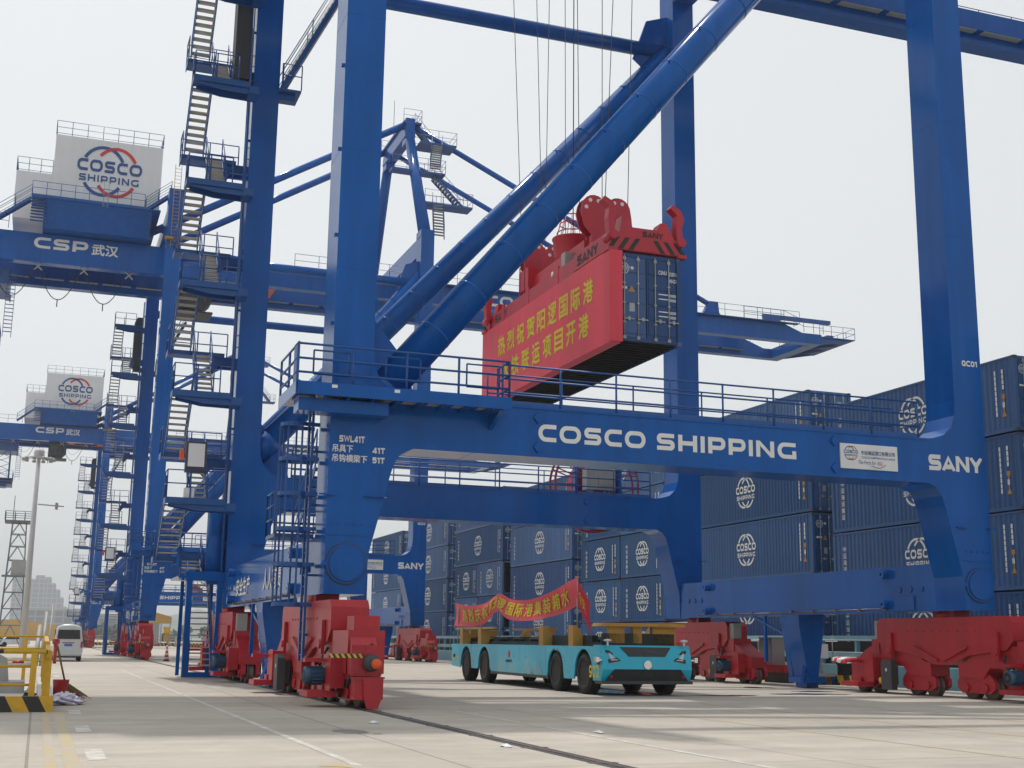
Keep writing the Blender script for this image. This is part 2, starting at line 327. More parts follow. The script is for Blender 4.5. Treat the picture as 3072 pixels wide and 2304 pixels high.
# wide square-shouldered capitals drawn as strokes in a unit-high box: name -> (width, [polylines])
def _rr(x0, x1, y0, y1, r, a0, n=5):
    cx_, cy_ = {0: (x1-r, y1-r), 90: (x0+r, y1-r), 180: (x0+r, y0+r), 270: (x1-r, y0+r)}[a0]
    return [(cx_+r*math.cos(R(a0+90*i/n)), cy_+r*math.sin(R(a0+90*i/n))) for i in range(n+1)]
_q = .12
def _strokes(c):
    a, b = _q, 1-_q
    if c == 'O': p = _rr(.14, 1.26, a, b, .36, 0)+_rr(.14, 1.26, a, b, .36, 90)+_rr(.14, 1.26, a, b, .36, 180)+_rr(.14, 1.26, a, b, .36, 270); return 1.4, [p+[p[0]]]
    if c == 'C': return 1.15, [[(1.15, b)]+_rr(.14, 1.2, a, b, .36, 90)+_rr(.14, 1.2, a, b, .36, 180)+[(1.15, a)]]
    if c == 'G': return 1.25, [[(1.22, b)]+_rr(.14, 1.2, a, b, .36, 90)+_rr(.14, 1.2, a, b, .36, 180)+[(1.25, a)], [(1.11, .01), (1.11, .50)]]
    if c == 'S': return 1.12, [[(1.08, b)]+_rr(.14, 1, .5, b, .17, 90)+_rr(.14, 1, .5, b, .17, 180)+_rr(.1, .98, a, .5, .17, 0)[::-1]+_rr(.1, .98, a, .5, .17, 270)[::-1]+[(.02, a)]]
    if c == 'H': return 1.2, [[(.14, 0), (.14, 1)], [(1.06, 0), (1.06, 1)], [(.14, .5), (1.06, .5)]]
    if c == 'I': return .28, [[(.14, 0), (.14, 1)]]
    if c == 'P': return 1.1, [[(.14, 0), (.14, 1)], [(.14, b)]+_rr(.1, .97, .36, b, .22, 0)[::-1]+_rr(.1, .97, .36, b, .22, 270)[::-1]+[(.14, .36)]]
    if c == 'N': return 1.2, [[(.14, 0), (.14, 1)], [(1.06, 0), (1.06, 1)], [(.16, .98), (1.04, .02)]]
    if c == 'A': return 1.25, [[(.13, 0), (.62, .97), (1.12, 0)], [(.36, .27), (.88, .27)]]
    if c == 'T': return 1.0, [[(0, b), (1.0, b)], [(.5, b), (.5, 0)]]
    if c == 'L': return .95, [[(.14, 1), (.14, a), (.95, a)]]
    if c == 'W': return 1.6, [[(.12, 1), (.42, .05), (.80, .95), (1.18, .05), (1.48, 1)]]
    if c == '1': return .55, [[(.02, .74), (.36, .96)], [(.38, 1), (.38, 0)]]
    if c == '4': return 1.0, [[(.98, .26), (.10, .26), (.66, .97)], [(.70, 1), (.70, 0)]]
    if c == '5': return 1.0, [[(.92, b), (.16, b), (.14, .56)]+_rr(.1, .86, a, .58, .22, 0)[::-1]+_rr(.1, .86, a, .58, .22, 270)[::-1]+[(.06, a)]]
    if c in '0Q': p = _rr(.14, .96, a, b, .36, 0)+_rr(.14, .96, a, b, .36, 90)+_rr(.14, .96, a, b, .36, 180)+_rr(.14, .96, a, b, .36, 270); return 1.1, [p+[p[0]]]+([[(.66, .36), (1.04, -.02)]] if c == 'Q' else [])
    if c == '2': return 1.0, [[(.08, b)]+_rr(.1, .88, .5, b, .2, 0)[::-1]+[(.86, .5), (.16, a+.02), (.96, a)]]
    if c == '3': return 1.0, [[(.06, b)]+_rr(.1, .86, .5, b, .18, 0)[::-1]+_rr(.1, .86, .5, b, .18, 270)[::-1]+[(.3, .5)]+_rr(.1, .86, a, .5, .18, 0)[::-1]+_rr(.1, .86, a, .5, .18, 270)[::-1]+[(.06, a)]]
    if c == '9': p = _rr(.14, .9, .42, b, .22, 0)+_rr(.14, .9, .42, b, .22, 90)+_rr(.14, .9, .42, b, .22, 180)+_rr(.14, .9, .42, b, .22, 270); return 1.05, [p+[p[0]], [(.90, .7), (.90, .3), (.72, a), (.16, a)]]
    if c == 'Y': return 1.2, [[(.12, 1), (.60, .42), (1.08, 1)], [(.60, .5), (.60, 0)]]
    return .5, []
def caps(mb, txt, o, u, v, wd, h, wt=.26, gap=.20):
    o, u, v = Vector(o), Vector(u), Vector(v); nrm = u.cross(v); L_ = []; x = 0
    for c in txt:
        w_, ps = _strokes(c); L_.append((x, ps)); x += w_+gap
    k = wd/(x-gap); hw = wt/2
    for x0, ps in L_:
        for n_, p in enumerate(ps):
            P2 = [Vector((x0+a, b)) for a, b in p]; pts = []; cl = (P2[0]-P2[-1]).length < 1e-6
            for i, q in enumerate(P2):
                d0 = (q-P2[i-1]) if i else ((P2[-1]-P2[-2]) if cl else P2[1]-q); d1 = (P2[i+1]-q) if i < len(P2)-1 else ((P2[1]-P2[0]) if cl else q-P2[i-1])
                d0.normalize(); d1.normalize(); m_ = Vector((-(d0.y+d1.y), d0.x+d1.x)); m_.normalize(); c_ = max(.5, m_.dot(Vector((-d0.y, d0.x))))
                for sg in (1, -1): e = q+m_*(sg*hw/c_); pts.append(o+u*(e.x*k)+v*(min(1, max(0, e.y))*h)+nrm*(.0015*n_))
            mb.add(pts, [(2*i, 2*i+1, 2*i+3, 2*i+2) for i in range(len(P2)-1)])
def capital(parent, mat, *a, **k):
    mb = MB(); caps(mb, *a, **k); return mb.build('lettering', mat, parent)
def letter(parent, mat, *a, name='lettering', **k):
    mb = MB(); write(mb, *a, **k); return mb.build(name, mat, parent)
def emblem(mb, o, u, v, S, m_a=0, m_b=0, m_t=0):
    """globe of two crossing ring arcs above and below two lines of letters; o centre, S overall width"""
    o, u, v = Vector(o), Vector(u), Vector(v)
    def arc(cx, rx, ry, a0, a1, mi):
        mb.mat(mi); n = 14; pts = []
        for i in range(n+1):
            t = R(a0+(a1-a0)*i/n)
            for k in (-.026, .026):
                pts.append(o+u*((cx+(rx+k)*math.cos(t))*S)+v*(((ry+k)*math.sin(t))*S))
        mb.add(pts, [(2*i, 2*i+1, 2*i+3, 2*i+2) for i in range(n)])
    for a0, a1 in ((28, 150), (208, 328)):
        arc(-.10, .33, .40, a0 if a0 < 90 else 214, a1 if a0 < 90 else 322, m_a)
    for a0, a1 in ((24, 146), (218, 326)):
        arc(.10, .33, .40, a0+6 if a0 < 90 else a0, a1-6 if a0 < 90 else a1, m_b)
    mb.mat(m_t)
    caps(mb, 'COSCO', o-u*(.5*S)-v*(.02*S), u, v, S, .20*S)
    caps(mb, 'SHIPPING', o-u*(.46*S)-v*(.19*S), u, v, .92*S, .115*S, .25, .28)
    mb.mat(0)
X, Y, Z = Vector((1, 0, 0)), Vector((0, 1, 0)), Vector((0, 0, 1))
def guard(mb, pts, h=1.1, rails=(1.1, .72, .38), r=.024, step=1.6, toe=0, closed=False):
    """guard rail along floor points: posts, rails, optional toe board"""
    P = [Vector(p) for p in pts]
    for a, b in zip(P, P[1:]):
        d = (b-a).length; n = max(1, round(d/step))
        for i in range(n+1):
            q = a.lerp(b, i/n); mb.tube(q, q+Z*h, r*1.1, 5)
        for k in rails: mb.tube(a+Z*k, b+Z*k, r, 5)
        if toe: mb.bar(a+Z*toe/2, b+Z*toe/2, .012, toe)

# ------------------------------------------------------------------ ground, water, markings
mb = MB(); mb.add([(-6000, -300, 0), (30.6, -300, 0), (30.6, 9000, 0), (-6000, 9000, 0)], [(0, 1, 2, 3)])
tag(mb.build('ground', M['ground']), kind='structure')
mb = MB(); mb.add([(30.6, -300, 0), (30.6, -300, -5), (30.6, 9000, -5), (30.6, 9000, 0)], [(0, 1, 2, 3)])
tag(mb.build('quay_wall', M['concrete']), kind='structure')
mb = MB(); mb.add([(30.6, -300, -3.2), (6000, -300, -3.2), (6000, 9000, -3.2), (30.6, 9000, -3.2)], [(0, 1, 2, 3)])
tag(mb.build('river', M['water']), kind='structure')
for x in (6.84, 27.05):
    mb = MB()
    for dx in (-.10, .10): mb.box(x+dx-.055, x+dx+.055, 2, 400, .0, .004)
    mb.mat(1).box(x-.04, x+.04, 2, 400, .0, .012)
    for i in range(14): mb.mat(1).box(x-.19, x+.19, 8+2.4*i, 8.12+2.4*i, 0, .007)
    tag(mb.build('crane_rail', [M['darkgrey'], M['steel']]), kind='structure')
def strip(mb, x0, x1, y0, y1): mb.add([(x0, y0, .004), (x1, y0, .004), (x1, y1, .004), (x0, y1, .004)], [(0, 1, 2, 3)])
mb = MB()
strip(mb, 3.69, 3.81, 3, 62); strip(mb, 8.60, 8.72, 3, 27); strip(mb, 8.4, 8.5, 70, 160)
for i in range(12): strip(mb, .70, .93, 12+4.9*i, 13.6+4.9*i)
strip(mb, 20.6, 20.75, 14, 22); strip(mb, 23.4, 23.5, 12, 26)
tag(mb.build('white_road_marking', M['linewhite']), kind='structure')
mb = MB()
strip(mb, .20, .33, 3, 27.4); strip(mb, .42, .60, 3, 27.4); strip(mb, 12.88, 12.98, 8, 27); strip(mb, 16.15, 16.27, 8, 30); strip(mb, 19.4, 19.5, 10, 30)
mb.ring((3.2, 15.1), 'z', .45, .75, .003, .005, 40, (-70, 80))
tag(mb.build('yellow_road_marking', M['lineyellow']), kind='structure')
def blotch(cx, cy, rx, ry, mat, nm='stain'):
    mb = MB(); n = 22
    pts = [(cx+rx*math.cos(2*math.pi*i/n)*random.uniform(.6, 1.1), cy+ry*math.sin(2*math.pi*i/n)*random.uniform(.6, 1.1), .003) for i in range(n)]
    mb.add(pts, [tuple(range(n))]); tag(mb.build(nm, mat), kind='structure')
for a in ((5.0, 21.3, .30, .7), (5.3, 20.7, .10, .14)): blotch(*a, M['oil'])
for a in ((19.6, 34.6, 1.4, .5), (23.0, 35.6, 1.6, .6), (24.6, 37.6, .9, .5), (24.5, 41, .7, .8), (17.2, 37.5, .9, 2.4)): blotch(*a, M['wet'])

# ------------------------------------------------------------------ the quay crane (design frame: X as in the world, y from the crane's centre line, z from the ground)
XL0, XL1, XR0, XR1 = 6.55, 7.62, 25.98, 27.05
YF0, YF1, YB0, YB1 = -9.8, -8.45, 8.5, 9.85
CX = 16.8
def mirx(pts): return [(2*CX-x, z) for x, z in pts]
LEG = [(6.55, 2.6), (7.62, 2.6), (7.66, 3.6), (8.18, 5.7), (8.28, 6.0), (8.45, 6.24), (8.75, 6.36), (8.75, 7.72), (8.5, 7.74), (8.1, 7.86), (7.80, 8.12), (7.66, 8.5), (7.62, 9.0), (7.62, 34.2), (6.55, 34.2)]
LEGR = [(x, z if z < 34 else 33.0) for x, z in mirx(LEG)]
def plate_mat(): return [M['blue'], M['letter'], M['darkgrey']]
def make_crane():
    global ORG
    ORG = Vector((CX, 0, 0))
    root = bpy.data.objects.new('quay_crane', None); C.objects.link(root)
    B = M['blue']
    # legs and portal frames
    for (y0, y1) in ((YF0, YF1), (YB0, YB1)):
        for pts in (LEG, LEGR):
            mb = MB().prism(pts, 'y', y0, y1)
            xa = pts[0][0]; s = 1 if pts is LEG else -1
            xin = 7.62 if s > 0 else 25.98
            # access cover at the foot, seam flanges and brackets
            cx = (6.55+7.62)/2 if s > 0 else (25.98+27.05)/2
            mb.ring((cx, 3.35), 'y', 0, .43, y0-.10, y0, 36); mb.ring((cx, 3.35), 'y', .43, .50, y0-.05, y0, 36); mb.box(cx-.6, cx-.5, y0-.06, y0, 3.3, 3.42)
            mb.box(cx-.52, cx+.52, y0-.02, y0, 4.06, 4.10)
            for z in (5.05,): mb.box(cx-.75, cx-.35, y0-.10, y0, z, z+.03); mb.box(cx+.40, cx+1.0 if s > 0 else cx+.72, y0-.10, y0, z, z+.03)
            for k in range(9): mb.box(xa-.07*s if s > 0 else xa, xa if s > 0 else xa+.07, y0+.15, y0+.25, 9.5+2.4*k, 9.58+2.4*k)
            for k in range(5): mb.tube((cx-.4+.2*k, y0-.03, 4.35), (cx-.4+.2*k, y0, 4.35), .035, 8)
            for z in (11.0, 14.3, 18.2, 22.0, 26.2):
                mb.box(min(xa, xin)-.004, max(xa, xin)+.004, y0-.004, y1+.004, z, z+.022)
            lg = mb.build('leg', [B], root); MB().ring((cx, 3.35), 'y', .50, .53, y0-.012, y0, 40).ring((cx, 3.35), 'y', .425, .44, y0-.062, y0-.05, 40).build('cover_edge_shade', M['darkgrey'], lg)  # thin dark rings paint the shadow edges round the access cover
        mb = MB().box(8.75, 24.85, y0, y1, 6.36, 7.72)
        for x in (12.2, 21.55):
            for z in (6.62, 7.42): mb.prism([(x-.13, z), (x, z-.16), (x+.13, z), (x, z+.16)], 'y', y0-.07, y0)
        for x in (10.4, 14.9, 19.3, 23.0): mb.box(x, x+.022, y0-.004, y1+.004, 6.356, 7.70)
        mb.box(8.75, 24.85, y0-.03, y0, 7.66, 7.72); mb.box(8.75, 24.85, y1, y1+.03, 7.66, 7.72)
        pb = mb.build('portal_beam', B, root)
        if y0 < 0:
            W = M['letter']; yw = y0-.005
            capital(pb, W, 'COSCO', (12.22, yw, 6.79), X, Z, 3.2, .47); capital(pb, W, 'SHIPPING', (15.76, yw, 6.79), X, Z, 4.50, .47)
            capital(pb, W, 'SANY', (24.90, yw, 6.76), X, Z, 2.0, .48, wt=.30, gap=.05); capital(pb, W, 'SWL41T', (6.80, yw, 6.42), X, Z, .66, .17, .27, .14)
            letter(pb, W, '吊具下', (6.64, yw, 6.16), X, Z, .52, .18, .025); capital(pb, W, '41T', (7.68, yw, 6.17), X, Z, .32, .155, .27, .14)
            letter(pb, W, '吊钩横梁下', (6.64, yw, 5.91), X, Z, .90, .19, .025); capital(pb, W, '51T', (7.68, yw, 5.92), X, Z, .32, .155, .27, .14)
            sg = MB().box(21.74, 23.74, y0-.05, y0-.003, 6.63, 7.37).build('sign_board', M['white'], root)
            mb = MB(); emblem(mb, (22.10, y0-.055, 7.09), X, Z, .50, 0, 1, 0); mb.build('emblem', [M['logoblue'], M['logored']], sg)
            mb = MB(); write(mb, '中远海运港口有限公司', (22.46, y0-.055, 7.06), X, Z, 1.18, .13, .01); write(mb, 'COSCO SHIPPING Ports Limited', (22.46, y0-.055, 6.95), X, Z, 1.18, .065, .01)
            write(mb, 'The Ports for', (22.33, y0-.055, 6.78), X, Z, .62, .11, .005, .2); mb.mat(1); write(mb, 'ALL', (23.0, y0-.055, 6.78), X, Z, .2, .11, .01, .2)
            mb.mat(0)
            for i in range(10):
                a = i/10; q = (i+1)/10; f = lambda t: Vector((22.8+.5*t, y0-.055, 6.75-.06*math.sin(math.pi*t)+.05*t**6))
                mb.bar(f(a), f(q), .006, .016)
            mb.build('lettering', [M['logoblue'], M['logored']], sg)
    # sill beams
    for x0, x1, s in ((XL0, XL1, -1), (XR0, XR1, -1)):
        mb = MB().box(x0+.02, x1-.02, YF1, YB0, 2.6, 4.06)
        for y in (-6.0, 6.0):
            for z in (2.85, 3.82): mb.ring((y, z), 'x', .05, .15, x0-.22, x0+.02, 12)
        for k in range(3):
            for yy in (-7.2, 7.2): mb.tube((x0-.02, yy+.55*(k-1), 3.3), (x0+.03, yy+.55*(k-1), 3.3), .10, 10)
        mb.box(x0-.03, x0+.03, -7.4, -5.6, 2.64, 3.1)
        mb.mat(1).path([(x0-.04, -6, 2.72), (x0-.06, 0, 2.68), (x0-.04, 7, 2.72)], .022, 5)
        for k in range(9): mb.box(x0-.09, x0, -6+1.4*k, -5.85+1.4*k, 2.66, 2.75)
        sb = mb.build('sill_beam', [B, M['steel']], root)
        if x0 < 10:
            letter(sb, M['letter'], '安全生产', (x0-.002, 5.3, 2.95), -Y, Z, 3.1, .62, .02); letter(sb, M['letter'], '人人有责', (x0-.002, -.55, 2.97), -Y, Z, 3.2, .66, .02)
    # storm anchor posts below the sill beams
    for xc in (7.08, 26.5):
        mb = MB().prism([(xc-.54, 2.6), (xc+.54, 2.6), (xc+.54, 2.3), (xc+.22, .35), (xc-.20, .35), (xc-.54, 2.3)], 'y', -.75, .2)
        mb.bar((xc-.50, .35, 2.55), (xc-.18, .35, .4), .10, .28); mb.bar((xc-.45, 2.6, 2.6), (xc-.40, .35, 1.9), .09, .09); mb.bar((xc-.45, 1.7, 2.6), (xc-.45, 1.7, 1.75), .10, .10); mb.bar((xc-.45, 1.7, 1.8), (xc-.45, 1.7, .9), .12, .12)
        mb.box(xc-.34, xc+.45, -.9, .35, .18, .38); mb.box(xc-.2, xc+.3, -.6, .1, .02, .18); mb.bar((xc-.5, -.8, .1), (xc-.22, -.6, .8), .12, .12)
        mb.build('anchor_post', B, root)
    # top cross beams between the legs and girder hangers
    mb = MB().prism([(-8.45, 31.7), (8.5, 31.7), (8.5, 33.0), (-8.45, 33.0)], 'x', XL0+.03, XL1-.03)
    mb.box(XL0+.1, XL1-.1, -3.8, -3.1, 30.8, 31.7); mb.box(XL0+.1, XL1-.1, 3.1, 3.8, 30.8, 31.7)
    mb.build('cross_beam', B, root)
    mb = MB().prism([(-8.45, 31.5), (8.5, 31.5), (8.5, 33.0), (-8.45, 33.0)], 'x', XR0+.03, XR1-.03)
    mb.box(XR0+.1, XR1-.1, -3.8, -3.1, 30.8, 31.7); mb.box(XR0+.1, XR1-.1, 3.1, 3.8, 30.8, 31.7)
    mb.build('cross_beam', B, root)
    # side frames: long diagonals and horizontal ties
    for yy in (-9.15, 9.2):
        mb = MB(); r = .48
        a = Vector((8.15, yy, 8.05 if yy < 0 else 9.3)); b = Vector((26.1, yy, 29.8 if yy < 0 else 29.2)); mb.tube(a, b, r, 28)
        d = (b-a).normalized()
        for k in range(16): q = a+d*(2+1.65*k); mb.tube(q, q+d*.05, r+.008, 28); mb.bar(q+Vector((-.30, -.34, .12)), q+Vector((-.38, -.40, .16)), .04, .04)
        mb.tube(a-d*.9, a, r, 28)
        mb.prism([(7.62, 7.75), (8.9, 7.75), (8.7, 8.7), (7.62, 10.0)], 'y', yy-.06, yy+.06)
        mb.prism([(25.98, 27.2), (25.98, 31.0), (24.9, 30.6), (24.2, 28.6)], 'y', yy-.06, yy+.06)
        br_ = mb.build('diagonal_brace', B, root); MB().tube(a-d*.91, a-d*.9, r-.03, 28).build('pipe_mouth_shade', M['dark'], br_)  # dark disc paints the shade inside the open pipe
        mb = MB().tube((7.6, yy, 29.15), (26, yy, 29.15), .34, 20); mb.build('tie_tube', B, root)
    # girders
    for s in (-1, 1):
        y0, y1 = (-3.9, -3.0) if s < 0 else (3.0, 3.9)
        prof = [(-17, 30.4), (-13, 31.35), (12, 31.35), (17, 30.85), (62.5, 30.85), (64.6, 30.1), (66.7, 30.1), (66.7, 29.15), (14, 29.15), (-14, 29.05), (-17, 29.4)]
        mb = MB().prism(prof, 'y', y0, y1)
        yi = y1 if s < 0 else y0; yo = -s*.55
        mb.box(-16, 62, min(yi, yi-s*.42), max(yi, yi-s*.42), 29.66, 29.78)
        mb.mat(1)
        for k in range(30): mb.box(-15.5+2.6*k, -13.3+2.6*k, min(yi-s*.05, yi-s*.40), max(yi-s*.05, yi-s*.40), 29.62, 29.655)
        mb.mat(0).prism([(54.3, 30.8), (56.3, 30.8), (56.0, 31.2), (55.9, 32.2), (55.0, 32.2)], 'y', y0+.2, y1-.2)
        g = mb.build('girder', [B, M['grey']], root)
        if s < 0:
            capital(g, M['letter'], 'CSP', (-2.65, y0-.006, 30.2), X, Z, 3.9, .85); letter(g, M['letter'], '武汉', (1.55, y0-.006, 30.12), X, Z, 1.9, .85, .03)
            capital(g, M['letter'], 'COSCO SHIPPING', (33.5, y0-.006, 29.45), X, Z, 15, .95)
        mb = MB(); yy = y0-.55 if s < 0 else y1+.55
        mb.box(17, 64, min(yy, y0 if s < 0 else y1), max(yy, y0 if s < 0 else y1), 30.74, 30.8)
        guard(mb, [(17, yy, 30.8), (64, yy, 30.8)], step=2.0, rails=(1.1, .55), r=.022)
        guard(mb, [(-16, yy, 31.35), (-4.5, yy, 31.35)], step=2.0, rails=(1.1, .55), r=.022)
        mb.build('girder_walkway', M['bluerail'], root)
    mb = MB().box(65.5, 66.7, -3.0, 3.0, 29.15, 30.1)
    mb.build('boom_end_beam', B, root)
    mb = MB()
    mb.box(66.7, 70.6, -3.6, 3.4, 29.95, 30.03)
    for yy in (-3.4, -1.2, 1.2, 3.2): mb.prism([(66.7, 29.2), (66.7, 29.95), (70.5, 29.95)], 'y', yy-.05, yy+.05)
    guard(mb, [(66.7, -3.6, 30.03), (70.6, -3.6, 30.03), (70.6, 3.4, 30.03), (66.7, 3.4, 30.03)], rails=(1.1, .55), step=1.3)
    guard(mb, [(58.3, -4.2, 30.85), (62.5, -4.2, 30.85)], rails=(1.1, .72, .38), step=1.4); guard(mb, [(62.5, -4.2, 30.85), (64.6, -4.2, 30.1), (66.7, -4.2, 30.1)], rails=(1.1, .55), step=1.2)
    mb.prism([(62.4, 30.8), (64.2, 30.2), (64.0, 32.0), (69.6, 32.0), (69.6, 32.35), (62.2, 32.35)], 'y', -1.2, -.8); mb.box(68.2, 68.9, -2.6, -1.9, 30.03, 30.5)
    mb.build('boom_end_platform', [M['bluerail']], root)
    # A-frame above the right-hand legs
    AP = [Vector((26.4, -3.2, 44.4)), Vector((26.4, 3.2, 44.4))]; FT = [Vector((26.5, -9.1, 33.0)), Vector((26.5, 9.2, 33.0))]
    for a, b in zip(FT, AP): MB().tube(a, b, .52, 22, .42).box(a.x-.55, a.x+.55, a.y-.7, a.y+.7, 32.95, 33.5).build('apex_leg', B, root)
    mb = MB().prism([(-3.9, 43.6), (3.9, 43.6), (3.5, 45.0), (-3.5, 45.0)], 'x', 25.95, 26.85); mb.box(26.0, 26.8, -3.8, -2.7, 43.0, 45.3); mb.box(26.0, 26.8, 2.7, 3.8, 43.0, 45.3)
    mb.build('apex_beam', B, root)
    for yy in (-3.3, 3.3):
        MB().tube((26.2, yy, 44.9), (2.5, yy, 30.6), .30, 16).build('backstay', B, root)
        mb = MB().tube((26.6, yy, 44.9), (55.4, yy, 31.9), .24, 16); mb.box(38.5, 39.6, yy-.3, yy+.3, 38.6, 39.3); mb.build('forestay', B, root)
    mb = MB(); G_ = M['galv']
    def flight(mb, p, q, wv, n, r=.05):
        """stairs rising p to q, tread width vector wv"""
        p, q, wv = Vector(p), Vector(q), Vector(wv)
        for i in range(1, n+1):
            c = p.lerp(q, i/(n+.6)); d = Vector((q.x-p.x, q.y-p.y, 0)).normalized()
            mb.mat(0); mb.bar(c+wv*.03, c+wv*.97, .28, .05)
        mb.mat(1)
        for k in (0, 1):
            mb.bar(p+wv*k-Z*.06, q+wv*k-Z*.06, .03, .20); mb.tube(p+wv*k+Z*.95, q+wv*k+Z*.95, .022, 5); mb.tube(p+wv*k+Z*.5, q+wv*k+Z*.5, .018, 5)
            for t in (0, .5, 1): c = p.lerp(q, t)+wv*k; mb.tube(c, c+Z*.97, .024, 5)
        mb.mat(0)
    # stairs up the A-frame leg
    for (p, q, wv) in (((27.5, -8.0, 33.5), (27.5, -7.4, 36.6), (.9, 0, 0)), ((30.2, -7.2, 36.7), (28.2, -5.4, 39.8), (0, .9, 0)), ((27.6, -6.0, 40.0), (28.1, -4.8, 42.8), (.9, 0, 0)), ((28.6, -3.6, 43.0), (27.0, -3.0, 45.2), (0, .8, 0))):
        flight(mb, p, q, wv, 11)
    mb.mat(1)
    for x0, x1, y0, y1, z in ((26.8, 30.9, -7.6, -6.2, 36.62), (24.4, 29.0, -5.9, -4.8, 39.9), (27.0, 30.2, -5.0, -3.0, 42.9), (25.8, 27.4, -3.8, 3.8, 45.02)):
        mb.box(x0, x1, y0, y1, z-.16, z); guard(mb, [(x0, y0, z), (x1, y0, z), (x1, y1, z), (x0, y1, z)], rails=(1.1, .55), step=1.5, r=.02)
    mb.tube((25.9, 0, 45.0), (25.9, 0, 48.4), .025, 5)
    mb.build('apex_stair', [M['greytread'], M['bluerail']], root)
    # machinery house on the tail
    mb = MB().box(-1.7, 6.15, -5.7, 5.7, 33.3, 38.75)
    for k in range(40): mb.box(-1.66+.195*k, -1.60+.195*k, -5.73, -5.7, 33.35, 38.7)
    mb.box(-4.3, -1.7, -4.6, 4.6, 32.2, 35.9)
    mh = mb.build('machinery_house', M['white'], root)
    mb = MB(); emblem(mb, (2.32, -5.745, 36.25), X, Z, 4.75, 0, 1, 0); mb.build('lettering', [M['logoblue'], M['logored']], mh)
    mb = MB(); guard(mb, [(-1.7, 5.7, 38.75), (-1.7, -5.7, 38.75), (6.15, -5.7, 38.75), (6.15, 5.7, 38.75)], rails=(1.1, .6, .12), step=1.05, r=.022)
    guard(mb, [(-1.75, -4.6, 35.9), (-4.3, -4.6, 35.9), (-4.3, 4.6, 35.9)], rails=(1.1, .6, .1), step=.85, r=.022); mb.build('roof_railing', M['bluerail'], mh)
    mb = MB().prism([(-6.75, 33.2), (5.4, 33.2), (4.6, 31.45), (-5.3, 31.45)], 'x', -2.1, 5.6)
    mb.box(-3.0, 6.2, -7.0, 6.0, 33.2, 33.3); mb.build('house_base', B, root)
    mb = MB(); guard(mb, [(-3.0, -7.0, 33.3), (5.0, -7.0, 33.3)], rails=(1.1, .6), step=1.0, r=.022, toe=.12)
    mb.mat(1); flight(mb, (5.1, -6.9, 33.3), (6.9, -6.9, 34.8), (0, .8, 0), 8); flight(mb, (-3.0, -6.9, 33.2), (-5.2, -6.9, 31.4), (0, .8, 0), 9)
    mb.mat(0)
    for k in range(8): mb.box(-3.0, -1.9, -6.6, -6.35, 31.5+.24*k, 31.56+.24*k)
    mb.mat(2); mb.tube((2.0, -7.05, 33.0), (2.0, -7.05, 35.1), .02, 5); mb.tube((2.35, -7.05, 33.0), (2.35, -7.05, 35.1), .02, 5)
    for k in range(8): mb.tube((2.0, -7.05, 33.1+.27*k), (2.35, -7.05, 33.1+.27*k), .015, 5)
    mb.build('house_walkway', [M['bluerail'], M['bluerail'], M['galv']], root)
    mb = MB()
    for dx in (6.85, 7.30): mb.tube((dx, -10.0, 29.6), (dx, -10.0, 36.0), .025, 5)
    for k in range(22): mb.tube((6.85, -10.0, 29.8+.28*k), (7.30, -10.0, 29.8+.28*k), .018, 5)
    mb.box(6.4, 7.7, -10.3, -9.85, 30.2, 30.3)
    mb.build('leg_ladder', M['ochre'], root)
    # trolley with operator cabin (crane specific position set by the caller), festoon cable
    mb = MB()
    for k in range(5):
        xa = -12.0+3.3*k; pts = []
        for i in range(13):
            t = i/12; pts.append((xa+2.9*t, -3.35, 28.75-2.3*(1-(2*t-1)**2)))
        mb.path(pts, .035, 5); mb.path([(p[0]*.8+.2*(xa+1.45), -3.3, 28.75-.6*(28.75-p[2])) for p in pts], .02, 4)
        mb.tube((xa+1.45, -3.35, 26.5), (xa+1.45, -3.35, 25.9), .04, 5)
    mb.mat(1)
    for k in range(6):
        xa = -12.1+3.3*k
        for s in (-1, 1): mb.bar((xa-.28, -3.6, 28.85-s*.28), (xa+.28, -3.6, 28.85+s*.28), .07, .08)
    mb.build('festoon_cable', [M['cord'], M['grey']], root)
    # stair tower on the rear left leg
    P = [6.5, 10.55, 14.85, 18.95, 23.25, 27.4]; L = [8.55, 12.7, 16.9, 20.95, 25.2]
    def landing(z, y0, y1, x0, x1, deep):
        mb = MB().box(x0, x1, y0, y1, z-.06, z)
        mb.box(x0, x1, y0-.03, y0, z-.16 if deep else z-.10, z+.08); mb.box(x0-.03, x0, y0, y1, z-.16, z+.08)
        if deep:
            for ya, yb in ((y0+.05, y0+.12), (y1-.12, y1-.05)): mb.prism([(x0+.15, z-.06), (6.6, z-.06), (6.6, z-.38), (x0+1.1, z-.36), (x0+.15, z-.20)], 'y', ya, yb)
            mb.box(6.2, 6.6, y0, y1, z-.36, z-.06)
        else:
            for ya, yb in ((y0+.05, y0+.2), (y1-.2, y1-.05)): mb.prism([(5.55, z-.55), (5.85, z-.06), (6.6, z-.06), (6.6, z-.42), (6.0, z-.42), (5.75, z-.75)], 'y', ya, yb)
        guard(mb, [(x0, y1, z), (x0, y0, z), (5.75, y0, z)] if deep else [(x0, y0, z), (x0, y1, z), (6.4, y1, z)], rails=(1.1, .6), step=1.0, r=.024)
        return mb.build('stair_landing', M['bluerail'], root)
    for z in P: landing(z, 7.0, 7.9, 4.05, 6.2, True)
    for z in L: landing(z, 9.9, 10.8, 4.0, 6.2, False)
    for k, z in enumerate(L):
        for (p, q, wv) in (((4.95, 7.9, P[k]), (4.95, 9.9, z), (.66, 0, 0)), ((4.08, 9.9, z), (4.08, 7.9, P[k+1]), (.76, 0, 0))):
            mb = MB(); flight(mb, p, q, wv, 9); mb.build('stair_flight', [M['greytread'], M['bluerail']], root)
